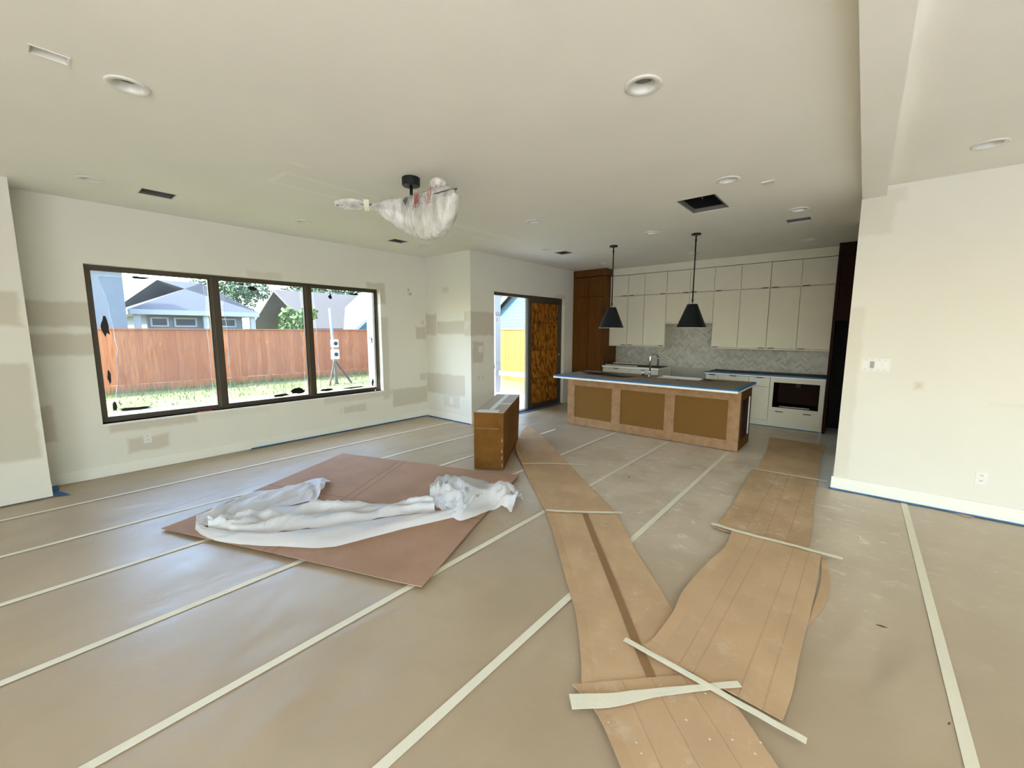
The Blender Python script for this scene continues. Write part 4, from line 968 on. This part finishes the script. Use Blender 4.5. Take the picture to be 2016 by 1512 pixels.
    if rest.v:
        o = rest.obj('tile_field', 'tile_mixed', bs); o['kind'] = 'stuff'
        at = o.data.attributes.new('tint', 'FLOAT', 'POINT')
        for i, q in enumerate(tint): at.data[i].value = q
    MB().lathe([(.002, 0), (.012, 0), (.012, .006), (.002, .006)], (0, 0, 0), 10).obj('pot_filler_stub', 'black_metal', bs).location = Vector((-2.72, YK-.016, 1.30))-origin(bs)
    print('tiles', len(tiles))
build_kitchen()

# ------------------------------------------------------------------ wall plates
def build_plates():
    # four gang switch on the bright wall
    x0, x1, z0, z1, y = .0, .218, 1.268, 1.394, YR
    root = thing('switch_plate', 'white four gang switch plate on the bright wall', 'switch', ((x0+x1)/2, y, 1.33))
    box('plate', 'white_plastic', x0, x1, y-.006, y-.0005, z0, z1, root, bevel=.002)
    for k in range(4):
        cx = x0+.036+k*.0487
        r = box('rocker', 'grey_lens' if k == 1 else 'label_white', cx-.016, cx+.016, y-.0105, y-.0062, 1.298, 1.364, root, bevel=.0015)
        for z in (1.283, 1.379): MB().lathe([(.0005, -.0005), (.004, -.0005), (.004, .0005), (.0005, .0005)], n=8).obj('screw', 'grey_lens', root)
    for o in list(root.children):
        if o.name.startswith('screw'):
            pass
    k = 0
    for o in root.children:
        if o.name.startswith('screw'):
            cx = x0+.036+(k//2)*.0487; o.location = Vector((cx, y-.0068, (1.283, 1.379)[k % 2]))-root.location; o.rotation_euler = (R(90), 0, 0); k += 1
    def outlet(label, axis, pos, u, z, sgn, w=.075, h=.12, kind='outlet'):
        c = (pos, u, z) if axis == 0 else (u, pos, z)
        root = thing('wall_outlet' if kind == 'outlet' else 'wall_switch', label, kind, c)
        def b(name, mat, u0, u1, z0, z1, d0, d1, parent=root, bev=0):
            lo, hi = sorted((pos+sgn*d0, pos+sgn*d1))
            return box(name, mat, lo, hi, u0, u1, z0, z1, parent, bev) if axis == 0 else box(name, mat, u0, u1, lo, hi, z0, z1, parent, bev)
        b('plate', 'white_plastic', u-w/2, u+w/2, z-h/2, z+h/2, .0005, .006, bev=.0015)
        if kind == 'outlet':
            for dz in (-.024, .024):
                s = b('socket', 'label_white', u-.017, u+.017, z+dz-.016, z+dz+.016, .0062, .0085)
                for du in (-.006, .006): b('slot', 'ink', u+du-.0018, u+du+.0018, z+dz-.006, z+dz+.006, .0086, .0092, s)
        else: b('rocker', 'label_white', u-.016, u+.016, z-.033, z+.033, .0062, .0095)
    outlet('white outlet below the window beside a beige patch', 0, XW, .857, .38, 1)
    outlet('white outlet near the alcove end under the window', 0, XW, 3.27, .36, 1)
    outlet('open gang outlet on the short wall nearer the window corner', 1, YA, -5.73, .38, -1, .10, .135)
    outlet('slim white outlet on the short wall nearer the outer corner', 1, YA, -5.44, .37, -1)
    outlet('white rocker switch on the patio door wall', 0, XA, 5.27, 1.335, 1, .115, .12, 'switch')
    outlet('white outlet low on the bright switch wall', 1, YR, .905, .36, -1)
    t = thing('alarm_sensor', 'small grey white motion sensor box high on the window wall', 'sensor', (XW, 4.67, 2.36))
    box('sensor_body', 'white_plastic', XW+.0005, XW+.035, 4.645, 4.70, 2.305, 2.39, t, bevel=.004); box('sensor_lens', 'grey_lens', XW+.0352, XW+.038, 4.66, 4.69, 2.31, 2.345, t); box('bracket', 'grey_lens', XW+.0005, XW+.012, 4.64, 4.66, 2.391, 2.42, t)
build_plates()

# ------------------------------------------------------------------ outdoors
def build_outdoors():
    def gz(x, y): return -.16+.20*max(0, min(1, (-x-7.5)/7.0))
    m = MB().grid(lambda u, v: (lerp(-60, XW-.17, u**.5), lerp(-30, 45, v), gz(lerp(-60, XW-.17, u**.5), 0)+.03*noise.noise((lerp(-60, XW, u**.5)*.6, lerp(-30, 45, v)*.6, 0))), 70, 70)
    o = m.obj('lawn', 'lawn', smooth=True, recalc=False); struct(o, 'sunlit patchy lawn outside')
    struct(MB().box(XW-.17, 40, -40, YB-.17, -.3, -.14).box(XR+.17, 40, YB-.17, 30, -.3, -.14).obj('bounce_ground', 'concrete'), 'unseen pale ground added to bounce sunlight into the room')  # added out of view as a reflector, throws sunlight up to the ceiling
    m = MB().box(XW-.17, XR+.17, YK+.17, 45, -.3, -.16); struct(m.obj('side_yard', 'lawn'), 'ground beside the house')
    # grass tufts along the fence: uncountable
    m = MB(); rnd = random.Random(3)
    for k in range(2600):
        x = -14.44+rnd.random()**2*2.6; y = rnd.uniform(-1, 11); h = rnd.uniform(.05, .22)*(1.0 if x < -13.8 else .5); a = rnd.uniform(0, 6.3); w = .012
        z = gz(x, y); dx, dy = math.cos(a)*w, math.sin(a)*w; lx, ly = rnd.uniform(-.05, .05), rnd.uniform(-.05, .05)
        m.quad((x-dx, y-dy, z), (x+dx, y+dy, z), (x+lx, y+ly, z+h))
    tag(m.obj('grass_tufts', 'grass_blade', recalc=False), 'tall uneven grass growing along the cedar fence foot', 'grass', kind='stuff')
    # cedar fence along the lawn
    fx = -14.5; f = thing('cedar_fence', 'reddish cedar picket fence at the back of the lawn', 'fence', (fx, 5, 0))
    pk = MB().box(0, .018, .0005, .1395, .255, 1.68).mesh('picket'); pk.materials.append(M['cedar'])
    y = -3.0
    while y < 11.1:
        o = link('picket', pk, f); o.location = Vector((fx+random.uniform(-.004, .004), y, random.uniform(-.004, .004)))-f.location; y += .140
    box('top_cap', 'cedar', fx-.03, fx+.06, -3, 11.18, 1.681, 1.712, f); box('kick_board', 'cedar', fx+.0, fx+.035, -3, 11.18, .03, .25, f)
    for z in (.5, 1.4): box('rail', 'cedar', fx-.04, fx-.006, -3, 11.18, z, z+.09, f)
    # pine side fence
    fy = 11.2; f = thing('pine_fence', 'sunlit yellow pine picket fence seen through the patio door', 'fence', (-10, fy, 0))
    pk = MB().box(.002, .138, 0, .018, -.13, 1.70).mesh('picket'); pk.materials.append(M['pine'])
    x = -14.4
    while x < -5:
        o = link('picket', pk, f); o.location = Vector((x, fy+random.uniform(-.004, .004), random.uniform(-.004, .004)))-f.location; x += .140
    box('top_cap', 'pine', -14.4, -4.9, fy-.03, fy+.05, 1.705, 1.735, f)
    for z in (.3, 1.4): box('rail', 'pine', -14.4, -4.9, fy+.022, fy+.06, z, z+.09, f)
    # patio
    struct(box('patio_slab', 'patio_concrete', -8.3, XA-.17, YA+.17, 8.75, -.18, -.03), 'pale concrete patio slab')
    def wrapped_post(x, y, letters, tx, label):
        p = thing('patio_post', label, 'post', (x, y, -.03))
        box('wrapped_shaft', 'house_wrap', x-.115, x+.115, y-.115, y+.115, -.029, 2.95, p, bevel=.008)
        for (s, z, size, mat, dx) in letters:
            cu = bpy.data.curves.new('lettering', 'FONT'); cu.body = s; cu.size = size; cu.extrude = .0006; cu.materials.append(M[mat]); cu.align_x = 'CENTER'
            tmp = bpy.data.objects.new('lettering', cu); me = bpy.data.meshes.new_from_object(tmp); bpy.data.objects.remove(tmp)
            o = bpy.data.objects.new('lettering', me); COL.objects.link(o); o.parent = p
            if tx == 'x': o.rotation_euler = (R(90), 0, R(90)); o.location = Vector((x+.1165, y+dx, z))-p.location
            else: o.rotation_euler = (R(90), 0, 0); o.location = Vector((x+dx, y-.1165, z))-p.location
    wrapped_post(-7.92, 4.85, [('AR', 1.46, .135, 'ink', .01)], 'y', 'white wrapped patio post lettered AR seen through the window')
    wrapped_post(-7.82, 8.50, [('GU', 2.08, .14, 'ink', 0), ('Z', 1.93, .11, 'red_paint', -.04), ('IGU', .74, .11, 'grey_paint', 0)], 'x', 'white wrapped patio post lettered GU seen through the patio door')
    wrapped_post(-5.5, 8.55, [], 'x', 'plain white wrapped patio post beside the house corner')
    pg = thing('pergola', 'white wrapped open pergola beams over the patio posts', 'pergola', (-6.8, 6.8, 2.951))
    for q in ((-8.05, -7.79, YA+.17, 8.66), (-7.79, -5.40, 8.40, 8.66)): box('beam', 'house_wrap', *q, 2.951, 3.01, pg)
    tag(MB().box(-7.64, -5.62, 8.46, 8.54, .45, .57).obj('porch_rail', 'house_wrap'), 'pale horizontal rail between two patio posts', 'rail')
    tag(MB().tube([(-7.5, 8.35, -.028), (-7.35, 8.28, .55)], .012, 6).obj('garden_stake', 'grey_paint'), 'thin grey stake leaning by the patio post', 'stake')
    # temporary power pole
    px, py = -12.7, 6.35; z = gz(px, py)
    p = thing('power_pole', 'temporary power pole with meter boxes standing on the lawn', 'power pole', (px, py, z))
    MB().tube([(px, py, z), (px, py-.1, 2.35)], [.05, .04], 10).obj('pole', 'grey_paint', p, smooth=True)
    for dy, dx in ((.45, .1), (-.35, .25)): MB().tube([(px+dx, py+dy, z), (px, py-.03, .75)], .03, 8).obj('brace', 'bark', p)
    for zz, w, h in ((1.15, .2, .24), (.78, .22, .30)):
        b = box('meter_box', 'label_white', px+.04, px+.16, py-w/2-.05, py+w/2-.05, zz, zz+h, p, bevel=.006)
        MB().lathe([(.002, 0), (.06, 0), (.06, .03), (.002, .03)], n=14).obj('meter_dial', 'ink', b).location = Vector((0, 0, 0))
        d = b.children[0]; d.rotation_euler = (0, R(90), 0); d.location = Vector((px+.161, py-.05, zz+h/2))
    for o in p.children:
        for d in o.children: d.location = d.location
    # neighbouring houses
    def hip_house(name, label, x, y0, y1, zw, zr, dep, wall, roof, wins, over=.5):
        h = thing(name, label, 'building', (x-dep/2, (y0+y1)/2, 0))
        box('wall', wall, x-dep, x, y0, y1, -.1, zw, h); box('fascia', 'house_white', x-dep-over, x+over, y0-over, y1+over, zw, zw+.18, h)
        b = dep/2+over; m = MB(); zt = zw+.18
        A, B, C, D = (x+over, y0-over, zt), (x+over, y1+over, zt), (x-dep-over, y1+over, zt), (x-dep-over, y0-over, zt)
        E, F = (x-dep/2, y0-over+b, zr), (x-dep/2, y1+over-b, zr)
        m.quad(A, B, F, E).quad(B, C, F).quad(C, D, E, F).quad(D, A, E).quad(A, D, C, B); m.obj('roof', roof, h)
        for (a, b2, c, d) in wins:
            w = box('window', 'house_white', x, x+.04, a-.06, b2+.06, c-.06, d+.06, h); box('pane', 'pane_dark', x+.041, x+.05, a, b2, c, d, w)
        return h
    h1 = hip_house('neighbour_house', 'grey hip roofed neighbour house with three dark windows behind the cedar fence', -20.3, 3.05, 6.15, 2.24, 3.75, 4.6, 'stucco', 'shingle_grey', [(3.2, 3.62, 1.86, 2.10), (3.9, 4.5, 1.86, 2.10), (5.35, 5.85, 1.86, 2.10)])
    for yy in (2.75, 4.8, 6.45): box('porch_column', 'house_white', -20.1, -19.95, yy-.09, yy+.09, -.1, 2.235, h1)
    h = thing('tower_block', 'pale grey blue tall house wing left of the hip roof', 'building', (-19.5, 1.0, 0))
    box('wall', 'stucco', -20.5, -18.6, -.2, 2.30, -.1, 3.61, h); box('window', 'house_white', -18.6, -18.55, 1.0, 1.3, 1.9, 3.5, h); box('roof_cap', 'shingle_grey', -20.7, -18.4, -.4, 2.42, 3.62, 3.7, h)
    # tan roofed house: a long slope facing the yard and a gabled wing
    h = thing('neighbour_house', 'tan shingled neighbour house with a blue grey gable wall', 'building', (-22, 12.5, 0))
    box('wall', 'stucco', -27, -20.6, 9.3, 19, -.1, 1.7, h)
    MB().prism([(-20.1, 1.66), (-20.1, 1.78), (-24.2, 3.85), (-28.3, 1.78), (-28.3, 1.66), (-24.2, 3.72)], 1, 8.9, 19.4).obj('roof_slope', 'shingle_tan', h)
    box('gable_wall', 'siding_blue', -20.59, -19.2, 10.7, 15.9, -.1, 1.72, h)
    MB().prism([(10.7, 1.72), (15.9, 1.72), (13.3, 3.9)], 0, -19.4, -19.2).obj('gable', 'siding_blue', h)
    for a in (10.3, 16.3): MB().prism([(a, 1.40), (13.3, 3.98), (13.3, 4.14), (a, 1.56)], 0, -22.5, -18.9).obj('roof_slope', 'shingle_tan', h)
    for a in (10.3, 16.3): MB().prism([(a, 1.42), (13.3, 3.98), (13.3, 4.16), (a, 1.6)], 0, -18.899, -18.86).obj('rake_board', 'house_white', h)
    # blue sided gable seen through the patio door
    h = thing('neighbour_house', 'blue lap sided neighbour gable above the pine fence', 'building', (-11, 15.5, 0))
    gx0, gx1, gy = -15.2, -7.0, 15.0; zw, zr = 1.55, 4.6; gm = (gx0+gx1)/2
    box('wall', 'siding_blue', gx0+.4, gx1-.4, gy, gy+8, -.1, zw, h)
    k = 0
    while zw+k*.16 < zr-.3:
        z0 = zw+k*.16; t = (z0-zw)/(zr-zw); a, b = lerp(gx0+.4, gm, t), lerp(gx1-.4, gm, t); t2 = (z0+.155-zw)/(zr-zw); a2, b2 = lerp(gx0+.4, gm, t2), lerp(gx1-.4, gm, t2)
        MB().prism([(a, z0), (b, z0), (b2, z0+.155), (a2, z0+.155)], 1, gy-.012, gy+.3).obj('lap_board', 'siding_blue', h); k += 1
    for a in (gx0, gx1):
        MB().prism([(a, zw-.1), (gm, zr+.1), (gm, zr-.1), (a, zw-.3)], 1, gy-.35, gy-.3).obj('rake_board', 'house_white', h)
        MB().prism([(a, zw-.0), (gm, zr+.2), (gm, zr+.1), (a, zw-.1)], 1, gy-.34, gy+8).obj('roof_slope', 'shingle_grey', h)
    # trees behind the fences
    def tree(x, y, h, r, mat, label, seed, n=2600, squash=.8):
        t = thing('tree', label, 'tree', (x, y, -.1), 'trees behind the fences'); rnd = random.Random(seed)
        MB().tube([(x, y, -.1), (x+.1, y, h*.35), (x-.05, y+.1, h*.7)], [.16, .12, .05], 8).obj('trunk', 'bark', t, smooth=True)
        m = MB(); cl = [(rnd.gauss(0, .45)*r, rnd.gauss(0, .45)*r, rnd.gauss(0, .4)*r*squash, rnd.uniform(.3, .55)*r) for _ in range(16)]
        for k in range(n):
            c = cl[k % 16]; d = Vector((rnd.gauss(0, 1), rnd.gauss(0, 1), rnd.gauss(0, 1))).normalized()*c[3]*rnd.uniform(.6, 1.05)
            p = Vector((x+c[0]+d.x, y+c[1]+d.y, h*.72+c[2]+d.z)); s = rnd.uniform(.07, .15)
            a = Vector((rnd.gauss(0, 1), rnd.gauss(0, 1), rnd.gauss(0, 1))).normalized(); b = a.orthogonal().normalized()
            m.quad(p-a*s, p+b*s*.6, p+a*s, p-b*s*.6)
        m.obj('foliage', mat, t, recalc=False)['kind'] = 'stuff'
    tree(-33.5, 9.4, 6.0, 1.9, 'leaf_dark', 'dark green tree between the two neighbour roofs', 1)
    tree(-17.2, 7.15, 2.9, .55, 'leaf_light', 'pale green bushy tree in front of the dark one', 2, 1600)
    tree(-33, 20.0, 7.0, 2.4, 'leaf_dark', 'dark green tree behind the tan roof', 3)
    tree(-31.5, 14.6, 6.4, 1.9, 'leaf_dark', 'tall dark tree rising behind the pale green one', 6)
    tree(-17, 22.0, 8.0, 3.0, 'leaf_light', 'leafy green tree above the blue sided gable', 4, 3200)
    tree(-21.5, 24, 7.5, 2.8, 'leaf_dark', 'dark leafy tree beside the blue sided gable', 5, 2600)
build_outdoors()
